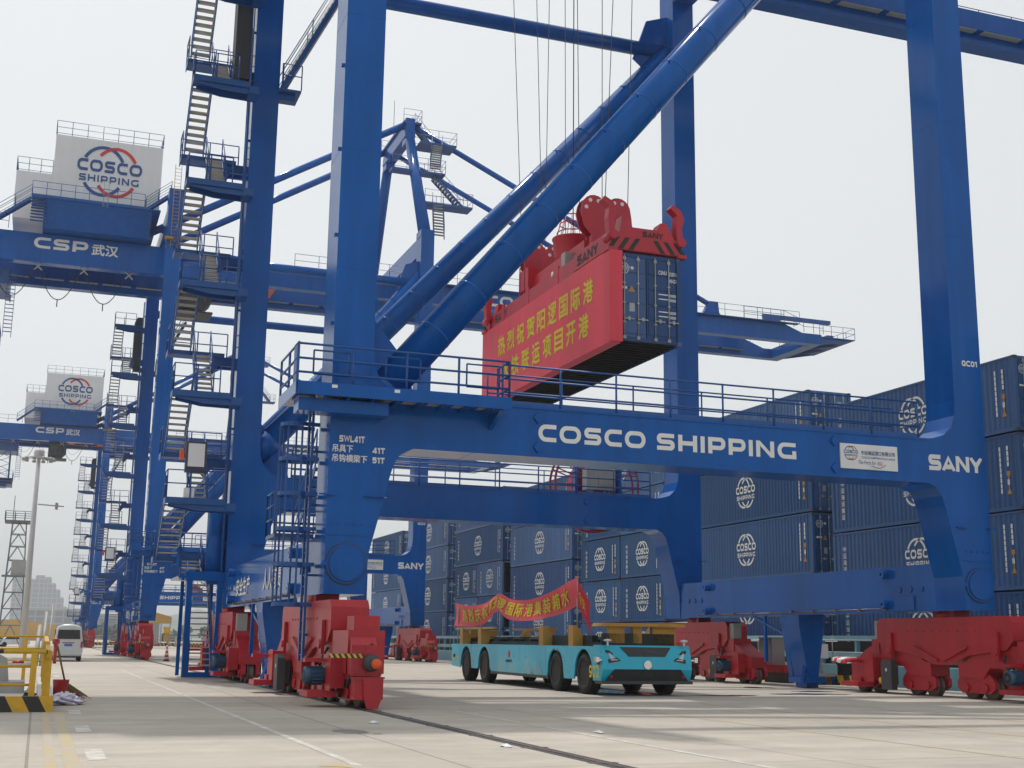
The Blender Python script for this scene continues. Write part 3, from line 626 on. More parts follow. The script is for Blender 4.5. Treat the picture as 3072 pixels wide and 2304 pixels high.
    mb = MB(); flight(mb, (4.08, 10.2, 4.5), (4.08, 7.9, 6.5), (.8, 0, 0), 9); mb.build('stair_flight', [M['greytread'], M['bluerail']], root)
    mb = MB(); flight(mb, (4.95, 9.2, 3.8), (4.95, 10.2, 4.5), (.8, 0, 0), 4); mb.build('stair_flight', [M['greytread'], M['bluerail']], root)
    landing(4.5, 10.2, 11.1, 4.0, 6.0, False)
    mb = MB(); flight(mb, (5.42, 8.9, .25), (5.42, 11.6, 3.7), (.85, 0, 0), 15); mb.build('stair_flight', [M['greytread'], M['bluerail']], root)
    mb = MB()
    for x in (5.28, 6.42):
        mb.box(x-.11, x+.11, 8.75, 8.97, .03, 3.78); mb.box(x-.07, x+.07, 11.4, 11.5, .03, 3.7)
    mb.box(5.1, 7.0, 8.7, 9.0, 3.62, 3.98); mb.box(4.85, 6.6, 8.9, 11.9, 3.72, 3.80); mb.box(5.2, 6.55, 8.7, 9.05, .03, .22)
    guard(mb, [(4.85, 9.0, 3.8), (4.85, 11.9, 3.8)], rails=(1.1, .8, .5), step=.3, r=.02)
    mb.build('stair_frame', B, root)
    for y in (9.0,):
        mb = MB()
        for k in range(2): mb.tube((6.42, 8.55+.35*k, 4), (6.42, 8.55+.35*k, 30), .05, 6)
        mb.build('cable_conduit', M['bluerail'], root)
    # dark pipe column beside the rear leg foot
    MB().tube((6.2, 9.2, 3.9), (6.2, 9.2, 6.4), .36, 18).box(5.9, 6.5, 8.9, 9.5, 3.5, 4.0).build('cable_drum_column', B, root)
    mb = MB(); flight(mb, (7.75, 8.4, 24.0), (10.0, 8.4, 28.6), (0, 1.15, 0), 17); mb.build('stair_flight', [M['greytread'], M['bluerail']], root)
    mb = MB().box(7.60, 8.5, 8.3, 9.7, 23.8, 23.9).box(7.60, 8.3, 8.6, 8.8, 23.5, 23.8); guard(mb, [(7.7, 8.3, 23.9), (8.5, 8.3, 23.9)], rails=(1.1, .6), step=.9); mb.build('stair_landing', M['bluerail'], root)
    mb = MB().prism([(5.75, 24.2), (6.4, 24.2), (6.4, 28.6), (5.95, 28.6), (5.75, 28.2)], 'y', 8.6, 9.6); mb.box(5.9, 6.55, 8.8, 9.4, 23.9, 24.2); mb.build('wall_cabinet', M['darkgrey'], root)
    # lamp box on the stair
    fl_ = MB().box(4.66, 5.42, 7.0, 7.35, 7.55, 8.7).build('floodlight', M['darkgrey'], root); MB().box(4.74, 5.34, 6.985, 7.0, 7.75, 8.62).build('lens', M['white'], fl_); MB().box(4.45, 4.6, 7.05, 7.25, 8.0, 8.35).build('siren', M['orange'], fl_)
    MB().box(4.68, 5.05, 7.05, 7.3, 6.55, 6.95).build('control_box', M['white'], root)
    # platform round the near left leg, walkway rails on both portal beams
    mb = MB()
    mb.box(5.50, 11.1, -10.75, YF0-.005, 7.50, 7.56); mb.box(5.50, 6.5, YF0, -8.3, 7.50, 7.56)
    for k in range(9): mb.box(5.55+.63*k, 5.60+.63*k, -10.7, YF0-.01, 7.38, 7.50)
    mb.box(5.50, 11.1, -10.79, -10.75, 7.40, 7.72); mb.box(5.46, 5.50, -10.75, -8.3, 7.40, 7.72)
    mb.prism([(-10.7, 7.38), (-9.81, 7.38), (-9.81, 7.0)], 'x', 10.8, 10.9); mb.box(5.6, 7.9, -10.45, YF0-.01, 7.05, 7.38)
    mb.mat(1)
    for k in range(8): mb.box(5.62+.68*k, 6.05+.68*k, -10.7, -9.9, 7.49, 7.499)
    mb.mat(2)
    for x in (6.35, 7.95): mb.box(x, x+.14, -10.795, -10.79, 7.60, 7.68)
    wp = mb.build('access_platform', [B, M['grey'], M['white']], root)
    mb = MB()
    guard(mb, [(5.50, -8.3, 7.56), (5.50, -10.7, 7.56), (11.05, -10.7, 7.56), (11.05, -9.8, 7.56)], h=1.12, rails=(1.12, .75, .4), step=1.35, r=.03)
    for xx in (5.9, 7.75, 9.9): mb.path([(xx, -10.62, 7.95), (xx, -10.62, 8.55), (xx+.9, -10.62, 8.55), (xx+.9, -10.62, 7.95), (xx, -10.62, 7.95)], .024, 5)
    mb.box(5.48, 5.52, -10.75, -10.2, 7.56, 8.72)
    mb.build('guard_rail', M['bluerail'], wp)
    for y0, y1, xa, xb in ((YF0, YF1, 11.2, 24.6), (YB0, YB1, 8.9, 24.6)):
        mb = MB()
        guard(mb, [(xa, y0+.05, 7.72), (xb, y0+.05, 7.72)], h=1.1, rails=(1.1, .72, .35), step=1.75, r=.028, toe=.13)
        guard(mb, [(xa, y1-.05, 7.72), (xb, y1-.05, 7.72)], h=1.1, rails=(1.1, .55), step=2.1, r=.024, toe=.12)
        mb.build('guard_rail', M['bluerail'], root)
    # caged ladder and its landings on the near left leg
    mb = MB(); lx, ly = 6.05, -8.6
    for dy in (-.24, .24): mb.bar((lx+.25, ly+dy, .95), (lx+.25, ly+dy, 7.6), .06, .10)
    for k in range(23): mb.tube((lx+.25, ly-.24, 1.1+.285*k), (lx+.25, ly+.24, 1.1+.285*k), .018, 5)
    for z in (2.35, 3.35, 4.25, 5.15, 6.05, 6.95):
        mb.ring((lx-.12, ly), 'z', .40, .44, z-.05, z+.05, 20, (60, 300)); mb.bar((lx+.08, ly-.36, z), (lx+.42, ly-.36, z), .03, .1); mb.bar((lx+.08, ly+.36, z), (lx+.42, ly+.36, z), .03, .1)
    for a in (80, 130, 180, 230, 280): c, s_ = math.cos(R(a)), math.sin(R(a)); mb.bar((lx-.12+.42*c, ly+.42*s_, 2.35), (lx-.12+.42*c, ly+.42*s_, 7.0), .05, .02)
    for z in (1.6, 3.1, 4.9, 6.3): mb.bar((lx+.25, ly, z), (6.6, ly, z), .05, .06)
    mb.build('caged_ladder', M['bluerail'], root)
    mb = MB().box(5.5, 6.5, -8.4, -7.1, 4.06, 4.16); guard(mb, [(5.5, -8.4, 4.14), (5.5, -7.1, 4.14), (6.5, -7.1, 4.14)], rails=(1.1, .75, .4), step=.8, r=.025)
    flight(mb, (6.9, -3.4, 4.1), (6.9, -6.4, 6.3), (.6, 0, 0), 9)
    mb.build('sill_platform', [M['bluerail'], M['bluerail']], root)
    # cable reel and cabinet on the rear portal beam
    mb = MB(); rc = (22.8, 8.35)
    mb.ring(rc, 'y', 1.97, 2.06, 10.15, 10.21, 48); mb.ring(rc, 'y', 1.97, 2.06, 10.75, 10.81, 48)
    for k in range(18):
        t = 2*math.pi*k/18; c, s_ = math.cos(t), math.sin(t)
        for yy in (10.18, 10.78): mb.bar((rc[0]+.5*c, yy, rc[1]+.5*s_), (rc[0]+2.0*c, yy, rc[1]+2.0*s_), .05, .05)
    mb.ring(rc, 'y', .2, 1.2, 10.22, 10.74, 40)
    mb.build('cable_reel', M['red'], root)
    mb = MB()
    for k in range(4): mb.box(21.6+.7*k, 21.75+.7*k, 9.86, 10.12, 7.4, 9.2)
    mb.build('reel_stand', B, root)
    mb = MB().box(21.75, 23.1, 8.9, 9.4, 8.0, 8.95).box(22.3, 23.02, 8.86, 8.9, 8.2, 8.7); mb.path([(22.6, 9.0, 8.0), (22.6, 8.95, 7.80), (22.85, 8.95, 7.80), (22.85, 9.0, 8.0)], .035, 6); mb.box(21.9, 22.1, 9.0, 9.3, 7.72, 8.0); mb.build('electrical_cabinet', M['grey'], root)
    # bogies
    for sx, xc in ((-1, 6.9), (1, 26.75)):
        for yc in (-8.15, 8.25):
            make_bogie(root, xc, yc, sx, -1 if yc < 0 else 1)
    return root
def make_bogie(root, xc, yc, sx, sy):
    """eight wheel gantry bogie; sx outer side, sy towards the buffer end"""
    q = .42
    mb = MB()
    mb.box(xc-.30, xc+.30, yc-.5, yc+.5, 2.42, 2.60); mb.lathe((xc, yc, 2.36), [(.42, 0), (.42, .24)], 'z', 20)
    # main equaliser: two deep plates with a raised centre
    main = [(-2.9, 1.45), (-3.2, 1.72), (-3.2, 2.25), (-3.05, 2.42), (3.05, 2.42), (3.2, 2.25), (3.2, 1.72), (2.9, 1.45), (1.3, 1.28), (.35, .98), (-.35, .98), (-1.3, 1.28)]
    mb.prism([(yc+a, b) for a, b in main], 'x', xc-.46, xc+.46)
    for s in (-1, 1):
        xf = xc+s*.46
        mb.bar((xf+s*.03, yc-.12, 1.10), (xf+s*.03, yc-1.25, 1.52), .09, .07); mb.bar((xf+s*.03, yc+.12, 1.10), (xf+s*.03, yc+1.25, 1.52), .09, .07)
        for yy in (-2.5, 2.5):
            mb.prism([(yc+yy-.14, 1.15), (yc+yy+.14, 1.15), (yc+yy+.14, 1.95), (yc+yy-.14, 1.95)], 'x', xf-.01, xf+s*.09 if s > 0 else xf-.09)
            mb.tube((xf, yc+yy, 1.38), (xf+s*.14, yc+yy, 1.38), .11, 14)
        for k in range(9): mb.tube((xf, yc-1.6+.4*k, 2.0), (xf+s*.02, yc-1.6+.4*k, 2.0), .025, 6)
    mb.mat(1).box(xc-.34, xc+.02, yc-sy*3.2, yc-sy*3.5, 1.75, 2.35); mb.mat(0).box(xc-.40, xc+.40, yc-sy*3.2, yc-sy*3.6, 1.25, 1.75)
    bg = mb.build('bogie', [M['red'], M['grey']], root)
    for e in (-1, 1):
        y2 = yc+e*2.75
        mb = MB()
        sec = [(-2.1, .62), (-2.1, 1.02), (-1.75, 1.10), (-1.3, 1.38), (-.85, 1.56), (.85, 1.56), (1.3, 1.38), (1.75, 1.10), (2.1, 1.02), (2.1, .62), (1.0, .62), (.72, .92), (-.72, .92), (-1.0, .62)]
        mb.prism([(y2+a, b) for a, b in sec], 'x', xc-.36, xc+.36)
        mb.build('equaliser', M['red'], bg)
        for d in (-1, 1):
            y3 = y2+d*1.42
            mb = MB()
            trk = [(-.82, .30), (-.82, .52), (-.62, .72), (.62, .72), (.82, .52), (.82, .30), (.60, .17), (-.60, .17)]
            for s in (-1, 1): mb.prism([(y3+a, b) for a, b in trk], 'x', xc+s*.17, xc+s*.30)
            mb.box(xc-.17, xc+.17, y3-.35, y3+.35, .45, .72)
            for s in (-1, 1):
                for w_ in (-.42, .42): mb.tube((xc+s*.30, y3+w_, .33), (xc+s*.36, y3+w_, .33), .13, 12)
            mb.build('wheel_truck', M['red'], bg)
            for w_ in (-.42, .42):
                mb = MB().lathe((xc, y3+w_, .325), [(.10, -.13), (.30, -.13), (.35, -.10), (.35, -.07), (.315, -.06), (.315, .06), (.35, .07), (.35, .10), (.30, .13), (.10, .13)], 'x', 22)
                mb.build('wheel', M['steel'], bg)
        # drive: red gearbox, motor on a tray, on the side away from the water
        for s in (-1,):
            ym = y2+e*1.05
            xs = xc+s*.36
            mb = MB().box(xs, xs+s*.30, ym-.62, ym+.30, .42, 1.16); mb.box(xs+s*.30, xs+s*.33, ym-.62, ym-.10, .36, 1.20); mb.box(xs, xs+s*.26, ym+.30, ym+.62, .30, .80)
            mb.box(xs+s*.12, xs+s*.78, ym-.38, ym+.52, .22, .36); mb.box(xs+s*.34, xs+s*.78, ym+.0, ym+.30, .98, 1.07); mb.box(xs+s*.30, xs+s*.36, ym+.05, ym+.45, .36, .50)
            mb.build('drive_tray', M['red'], bg)
            mb = MB().lathe((xs, ym+.16, .68), [(.10, s*.28), (.17, s*.30), (.195, s*.34), (.195, s*.62), (.21, s*.64), (.21, s*.74), (.17, s*.78), (.06, s*.78)], 'x', 22)
            for k in range(16):
                t = 2*math.pi*k/16; mb.bar((xs+s*.36, ym+.16+.205*math.cos(t), .68+.205*math.sin(t)), (xs+s*.60, ym+.16+.205*math.cos(t), .68+.205*math.sin(t)), .02, .02)
            if e > 0: continue
            mt = mb.build('motor', M['motor'], bg)
            mb = MB().ring((ym+.16, .68), 'x', .06, .16, xs+s*.782, xs+s*.785, 22); mb.build('fan_grille', M['dark'], mt)
            mb = MB().path([(xs+s*.5, ym+.16, .92), (xs+s*.5, ym+.30, 1.02), (xs+s*.3, ym+.62, .9), (xs+s*.2, ym+.9, 1.1), (xs+s*.05, ym+1.0, 1.3)], .032, 6); mb.build('motor_cable', M['cord'], bg)
    for s in (-1, 1):
        xs = xc+s*.50
        yk = yc-sy*2.45
        mb = MB().prism([(yk-.27, .14), (yk+.27, .14), (yk+.27, .98), (yk+.20, 1.08), (yk-.20, 1.08), (yk-.27, .98)], 'x', xs, xs+s*.22); mb.box(xs-s*.14, xs, yk-.15, yk+.15, .3, .9); mb.mat(1).box(xs+s*.22, xs+s*.225, yk-.04, yk+.03, .72, .82)
        mb.mat(2).lathe((xs+s*.12, yk+.42, .42), [(.02, -.03), (.10, -.03), (.10, .03), (.02, .03)], 'x', 14); mb.mat(0).tube((xs+s*.12, yk+.2, .42), (xs+s*.12, yk+.4, .42), .03, 6)
        mb.build('rail_clamp', [M['darkgrey'], M['white'], M['yellow']], bg)
    # buffer end
    ye = yc+sy*5.35
    mb = MB().box(xc-.42, xc+.42, yc+sy*3.3, yc+sy*4.9, .75, 1.70); mb.box(xc-.25, xc+.34, yc+sy*4.0, yc+sy*4.7, 1.60, 2.02); mb.box(xc-.42, xc+.22, yc+sy*4.8, ye, .75, 1.18)
    mb.prism([(yc+sy*4.85, 1.18), (yc+sy*4.85, 1.6), (yc+sy*5.3, 1.18)], 'x', xc-.38, xc+.20)
    mb.box(xc-.45, xc+.24, ye, ye+sy*.06, .72, 1.38)
    mb.box(xc-.40, xc+.24, ye-sy*.1, ye+sy*.24, .22, .68); mb.box(xc-.42, xc+.26, ye-sy*.1, ye+sy*.27, .66, .70); mb.prism([(xc-.22, .66), (xc+.22, .66), (xc+.22, .30), (xc+.12, .03), (xc-.12, .03), (xc-.20, .30)], 'y', ye+sy*.24, ye+sy*.29)
    mb.mat(1).box(xc-.95, xc-.18, ye+sy*.06, ye+sy*.08, 1.10, 1.19); mb.mat(0)
    for dx in (-.38, -.1, .18):
        for z in (.78, 1.32): mb.tube((xc+dx, ye+sy*.06, z), (xc+dx, ye+sy*.085, z), .03, 6)
    be = mb.build('buffer_end', [M['red'], M['hazard_fine']], bg)
    mb = MB().lathe((xc-.02, ye, 1.0), [(.05, sy*.06), (.17, sy*.06), (.19, sy*.12), (.18, sy*.30), (.12, sy*.36), (.02, sy*.37)], 'y', 20); mb.build('buffer', M['darkgrey'], be)
    mb = MB().lathe((xc+.03, ye, .98), [(.02, sy*.36), (.11, sy*.36), (.11, sy*.47), (.02, sy*.48)], 'y', 18); mb.build('buffer_cap', M['orange'], be)
    mb = MB().path([(xc-.4, ye-sy*.5, .45), (xc-.32, ye-sy*.2, .9), (xc-.15, ye-sy*.1, 1.25), (xc+.1, ye-sy*.3, 1.38)], .045, 7); mb.build('hose', M['cord'], be)
def make_service_platform(root, xa):
    mb = MB()
    mb.box(xa-2.6, xa+3.6, -2.6, 2.4, 27.5, 28.8)
    for x in (xa+.4, xa+2.6):
        for y in (-2.3, 1.8): mb.bar((x, y, 27.5), (x, y, 23.6), .12, .12)
    for k in range(4):
        mb.bar((xa+.4, -2.3, 23.8+.95*k), (xa+2.6, -2.3, 24.7+.95*k), .06, .06); mb.bar((xa+2.6, -2.3, 23.8+.95*k), (xa+.4, -2.3, 24.7+.95*k), .06, .06)
    for k in range(3): mb.box(xa-.2, xa+3.2, -2.6, 2.0, 23.5-.42*k, 23.6-.42*k)
    mb.box(xa+.2, xa+2.4, -2.0, .6, 22.4, 23.0)
    guard(mb, [(xa-.2, -2.6, 23.6), (xa+3.2, -2.6, 23.6), (xa+3.2, 2.0, 23.6)], rails=(1.1, .55), step=.8, r=.02)
    for k in range(16): mb.box(xa+3.5, xa+4.1, -2.6, -2.55, 23.8+.3*k, 23.86+.3*k)
    mb.bar((xa+3.5, -2.6, 23.4), (xa+3.5, -2.6, 28.6), .04, .04); mb.bar((xa+4.1, -2.6, 23.4), (xa+4.1, -2.6, 28.6), .04, .04)
    mb.build('maintenance_platform', [M['bluerail']], root)
def make_trolley(root, x):
    mb = MB(); rd = 0
    mb.box(x-2.6, x+2.6, -2.5, 2.5, 29.85, 30.25); mb.box(x-2.4, x-1.6, -2.7, 2.7, 29.6, 30.3); mb.box(x+1.6, x+2.4, -2.7, 2.7, 29.6, 30.3)
    for sx in (-1, 1):
        for sy in (-1, 1): mb.lathe((x+sx*1.9, sy*2.75, 29.98), [(.1, -.08), (.22, -.08), (.22, .08), (.1, .08)], 'y', 14)
    for k in range(6): mb.box(x-2.4+.8*k, x-2.3+.8*k, -2.2, 2.2, 29.7, 29.84)
    t = mb.build('trolley', M['orange'], root)
    mb = MB(); cx = x-4.2
    mb.box(cx-1.0, cx+1.3, -2.3, -.2, 29.2, 29.5)
    mb.prism([(cx-1.0, 29.2), (cx-1.0, 27.2), (cx+.8, 27.0), (cx+1.5, 27.7), (cx+1.4, 29.2)], 'y', -2.2, -.3)
    mb.box(cx-1.3, cx+1.6, -2.6, 0, 26.7, 26.85); mb.mat(1)
    mb.box(cx-.8, cx+1.15, -2.215, -2.2, 27.7, 28.9); mb.prism([(cx-.7, 27.1), (cx+.7, 27.0), (cx+.7, 26.98), (cx-.7, 27.08)], 'y', -2.0, -.5)
    mb.build('operator_cabin', [M['darkgrey'], M['glass']], root)

crane = make_crane()
extra = {}
cranes = [crane]+[copy_tree(crane) for _ in range(2)]
OFF = (0, 61.4, 156)
LAB = ('large blue portal crane in the foreground holding the red bannered container', 'second blue portal crane with the big white machinery house, behind the foreground crane', 'farthest blue portal crane with the small hazy machinery house, rear left')
for o, dy, lb in zip(cranes, OFF, LAB):
    o.location = (CX, 41.3+dy, 0); tag(o, lb, 'crane', 'quay cranes along the rail')
for o, x, n in zip(cranes, (17.25, 13.6, 4.5), ('QC01', 'QC02', 'QC03')):
    make_trolley(o, x); make_service_platform(o, {'QC01': -14, 'QC02': -7.8, 'QC03': -8.4}[n])
    capital(o, M['letter'], n, (26.34, YF0-.005, 10.10), X, Z, .58, .18, .28, .14)

# ------------------------------------------------------------------ shipping containers (local frame: base centre, door end towards -y)
def container_kind(L, H, mat, doors=True, castmat=None):
    """returns an unlinked-position prototype: body > corner castings, doors > lock rods, lettering"""
    global ORG
    ORG = Vector((0, 0, 0)); hw = 1.219; hl = L/2
    root = bpy.data.objects.new('shipping_container', None); C.objects.link(root)
    mb = MB()
    # corrugated long sides
    n = int((L-.5)/.278); pitch = (L-.36)/n
    for s in (-1, 1):
        prof = []
        for i in range(n):
            y = -hl+.18+i*pitch
            for fy, dx in ((0, 0), (.30, 0), (.50, -.036), (.80, -.036)): prof.append((y+fy*pitch, dx))
        prof.append((hl-.18, 0))
        v = []
        for y, dx in prof: v += [(s*(hw-.012+dx), y, .15), (s*(hw-.012+dx), y, H-.06)]
        fs = [(2*i, 2*i+1, 2*i+3, 2*i+2) for i in range(len(prof)-1)]
        mb.add(v, fs if s < 0 else [f[::-1] for f in fs])
        mb.box(s*(hw-.06), s*hw, -hl+.1, hl-.1, .02, .16); mb.box(s*(hw-.06), s*hw, -hl+.1, hl-.1, H-.07, H-.002)
        for y in (-hl, hl-.16): mb.box(s*(hw-.15), s*(hw-.002), y+.002, y+.158, .1, H-.1)
    # closed end, roof, floor
    m2 = 8
    for i in range(m2):
        x = -1.06+i*.265; mb.box(x, x+.14, hl-.05, hl-.02, .15, H-.06)
    mb.box(-1.08, 1.08, hl-.07, hl-.05, .12, H-.05); mb.box(-hw+.05, hw-.05, -hl+.05, hl-.05, H-.05, H-.02)
    mb.box(-hw+.05, hw-.05, -hl+.04, -hl+.1, H-.13, H-.01); mb.box(-hw+.05, hw-.05, -hl+.03, -hl+.1, .03, .15)
    mb.box(-hw+.02, hw-.02, -hl+.1, hl-.1, .14, .16)
    body = mb.build('body', mat, root)
    for x in (-hw, hw-.162):
        for y in (-hl, hl-.178):
            for z in (0, H-.118): MB().box(x, x+.162, y, y+.178, z, z+.118).build('corner_casting', castmat or M['rust'], root)
    mb = MB()
    for i in range(int(L/.32)): y = -hl+.2+i*.32; mb.box(-hw+.05, hw-.05, y, y+.06, .03, .14)
    mb.box(-hw+.04, hw-.04, -hl+.1, hl-.1, .125, .139)
    mb.build('floor_beams', M['under'], root)
    if doors:
        for s in (-1, 1):
            mb = MB(); x0, x1 = sorted((s*.015, s*1.08))
            mb.box(x0, x1, -hl+.05, -hl+.09, .16, H-.14)
            for k in range(5): z = .22+k*(H-.42)/5; mb.box(x0+.06, x1-.06, -hl+.028, -hl+.05, z+.06, z+(H-.42)/5-.02)
            d = mb.build('door', mat, root)
            for xx in (s*.30, s*.78):
                mb = MB().tube((xx, -hl+.005, .10), (xx, -hl+.005, H-.08), .021, 8)
                for z in (.13, .62, 1.25, 1.9, H-.2): mb.box(xx-.05, xx+.05, -hl-.012, -hl+.03, z-.05 if z in (.13, H-.2) else z-.02, z+.05 if z in (.13, H-.2) else z+.02)
                mb.box(min(xx, xx+s*.0)-.02, xx+.34, -hl-.012, -hl+.008, .72, .755); mb.box(xx+.12, xx+.20, -hl-.02, -hl+.01, .68, .80)
                mb.build('lock_rod', M['galv'], d)
        f = -hl+.024; W = M['letter']
        mb = MB(); emblem(mb, (-.80, f, H-.52), X, Z, .42); mb.build('emblem', W, root)
        letter(root, W, 'CSNU', (.42, f, H-.60), X, Z, .30, .13, .02); letter(root, W, '828016 6', (.80, f, H-.62), X, Z, .36, .13, .01); letter(root, W, '45G1', (.80, f, H-.84), X, Z, .26, .12, .02)
        for z, wd in ((1.62, .3), (1.47, .2), (1.05, .18), (.90, .22)):
            mb = MB().box(.42, .78, f-.001, f, z, z+.035)
            for k in range(3): mb.box(.80, 1.04, f-.001, f, z-.035+.03*k, z-.018+.03*k)
            mb.build('data_marking', W, root)
        MB().box(-.60, -.42, f-.001, f, .98, 1.26).build('data_plate', M['galv'], root); MB().lathe((-.50, f, H-.5), [(.001, -.001), (.06, -.001), (.06, 0), (.001, 0)], 'y', 14).build('approval_mark', W, root); MB().box(-1.0, -.68, f-.001, f, 1.70, 1.78).build('data_marking', W, root)
        MB().prism([(-.64, 1.62), (-.40, 1.62), (-.52, 1.84)], 'y', f-.002, f).build('warning_mark', M['ochre'], root)
    xf = -(hw-.008); e = 1.9 if L > 8 else 1.75; W = M['letter']
    mb = MB(); emblem(mb, (xf, 0, H*.52), -Y, Z, e); mb.build('emblem', W, root)
    mb = MB()
    for k, ch in enumerate('中远海运集运'): write(mb, ch, (xf, hl-.75, H-.85-.30*k), -Y, Z, .23, .23, .02)
    mb.build('side_lettering', W, root)
    y0 = -hl+.62; mb = MB()
    for k in range(9): mb.box(xf-.001, xf, y0+.42, y0+.50, H-.62-.2*k, H-.45-.2*k)
    mb.build('side_marking', W, root); mb = MB()
    for k in range(4): mb.box(xf-.001, xf, y0, y0+.10, H-.62-.2*k, H-.45-.2*k)
    mb.build('side_marking', W, root); MB().box(xf-.001, xf, y0, y0+.12, H-1.92, H-1.72).build('side_marking', W, root)
    mb = MB().box(xf-.001, xf, y0-.04, y0+.14, H-1.58, H-1.40); mb.box(xf-.001, xf, y0+.02, y0+.08, H-2.05, H-1.58); mb.prism([(y0-.08, H-2.28), (y0+.18, H-2.28), (y0+.05, H-2.02)], 'x', xf-.002, xf); mb.build('warning_mark', M['ochre'], root)
    return root
KH = 2.896
proto = {'40a': container_kind(12.192, KH, M['cont']), '40b': container_kind(12.192, KH, M['cont_b']), '40c': container_kind(12.192, KH, M['cont_c'], castmat=M['cont_c']), '20': container_kind(6.058, 2.62, M['cont_b'], doors=False)}
used = set()
def put(kind, x, y, z, label, group):
    o = proto[kind] if kind not in used else copy_tree(proto[kind])
    used.add(kind); o.location = (x, y, z); tag(o, label, 'container', group); return o
# the container in the air
HC = put('40c', 17.26, 41.18, 10.76, 'blue container hanging from the red spreader with the red banner on its side', 'none')
del HC['group']
FX = 33.78+1.219; PITCH = 2.945
TN = {1: ('top',), 4: ('top', 'second', 'third', 'bottom'), 5: ('top', 'second', 'third', 'fourth', 'bottom')}
def stack(kinds, yc, ztop, where, heights=None):
    z = ztop
    for k, kd in enumerate(kinds):
        h = (PITCH if kd[0] == '4' else 2.67); z -= h
        nm = ('topmost', 'second from top', 'third from top', 'fourth from top', 'fifth from top')[k]
        put(kd, FX+random.uniform(-.03, .03), yc+random.uniform(-.05, .05), z, 'blue container %s of stack %s' % (nm, where), 'containers stacked on the barge')
stack(['40a', '40a', '40a', '40a'], 43.6, 12.45, 'behind the near right crane leg')
stack(['40b', '40a', '40a', '40c'], 57.46, 13.62, 'right of the rear right leg')
stack(['40b'], 72.7, 13.75, 'behind the red reel')
stack(['20', '20', '20', '20'], 69.6, 10.80, 'left of the rear right leg')
stack(['20', '20', '20', '20'], 75.8, 10.80, 'behind the cloth banner tip')
stack(['40b', '40a', '40c', '40a'], 86.6, 13.0, 'behind the cloth banner middle')
stack(['40c', '40a'], 100.6, 13.7, 'above the cloth banner left end')
stack(['20', '20', '20'], 97.5, 7.8, 'below the left tall pair, nearer')
stack(['20', '20', '20'], 103.7, 7.8, 'below the left tall pair, farther')
stack(['40b', '40b', '40b', '40a'], 115.2, 12.9, 'beside the second crane leg')
stack(['40b', '40b', '40b', '40a'], 130.8, 12.45, 'seen through the second crane portal')
stack(['40a', '40a', '40b', '40a'], 29.3, 13.6, 'at the right picture edge')

# ------------------------------------------------------------------ barge carrying the stacks
ORG = Vector((0, 0, 0))
bt = empty('container_barge', (38, 85, 0), 'pale blue river barge moored behind the quay, loaded with blue containers', 'barge')
ORG = Vector((38, 85, 0))
MB().prism([(31.7, -3.4), (32.2, -3.9), (44, -3.9), (44.6, -3.4), (44.6, .75), (31.7, .75)], 'y', 22, 145).build('hull', M['ship'], bt)
mb = MB()
for z0, z1 in ((1.75, 1.95), (1.02, 1.22)): mb.box(32.3, 32.55, 23, 144, z0, z1)
for k in range(48): y = 23.2+2.55*k; mb.box(32.33, 32.5, y, y+.14, .75, 1.75)
mb.build('coaming', M['ship'], bt)
MB().box(33.0, 33.08, 23, 144, .75, 1.7).build('hold_side', M['under'], bt)
mb = MB(); guard(mb, [(31.85, 23, .75), (31.85, 144, .75)], rails=(1.0, .5), step=3); mb.build('deck_rail', M['galv'], bt)
MB().prism([(34.6, .7), (28.0, .7), (28.0, 5.2), (30.6, 4.3), (34.6, 2.6)], 'x', 31.75, 32.2).build('bulwark', M['palegreen'], bt)
ORG = Vector((0, 0, 0))

# ------------------------------------------------------------------ spreader, headblock, ropes
cx, cy, zt = 17.26, 41.18, 13.66
ORG = Vector((cx, cy, zt)); S = M['spreader']
sp = empty('container_spreader', (cx, cy, zt), 'red lifting spreader with sheaves and striped end beams clamped on the hanging container', 'spreader')
mb = MB()
for s in (-1, 1):
    x0 = cx+s*.72
    mb.box(x0-.22, x0+.22, cy-4.4, cy+4.4, zt+.10, zt+.72)
    mb.box(cx+s*1.05-.10, cx+s*1.05+.10, cy-5.8, cy+5.8, zt+.14, zt+.66)
for k in range(5): mb.box(cx-.7, cx+.7, cy-4+2*k-.2, cy-4+2*k+.2, zt+.15, zt+.6)
for yy in (-4.3, -1.3, 1.6, 4.3): mb.box(cx-1.16, cx-1.10, cy+yy-.16, cy+yy+.16, zt-.02, zt+.78)
mn = mb.build('main_frame', S, sp)
mb = MB(); mb.box(cx-1.175, cx-1.15, cy-5.75, cy-2.9, zt+.16, zt+.74); mb.build('side_panel', S, sp)
capital(sp, M['blackink'], 'SANY', (cx-1.18, cy-3.2, zt+.26), -Y, Z, 1.75, .36, wt=.30, gap=.05); capital(sp, M['blackink'], 'SANY', (cx-1.155, cy+5.2, zt+.24), -Y, Z, 1.4, .32, wt=.30, gap=.05)
mb = MB().lathe((cx-1.15, cy-.9, zt+.62), [(.001, -.012), (.10, -.012), (.10, 0), (.001, 0)], 'x', 14); mb.build('decal', M['white'], sp)
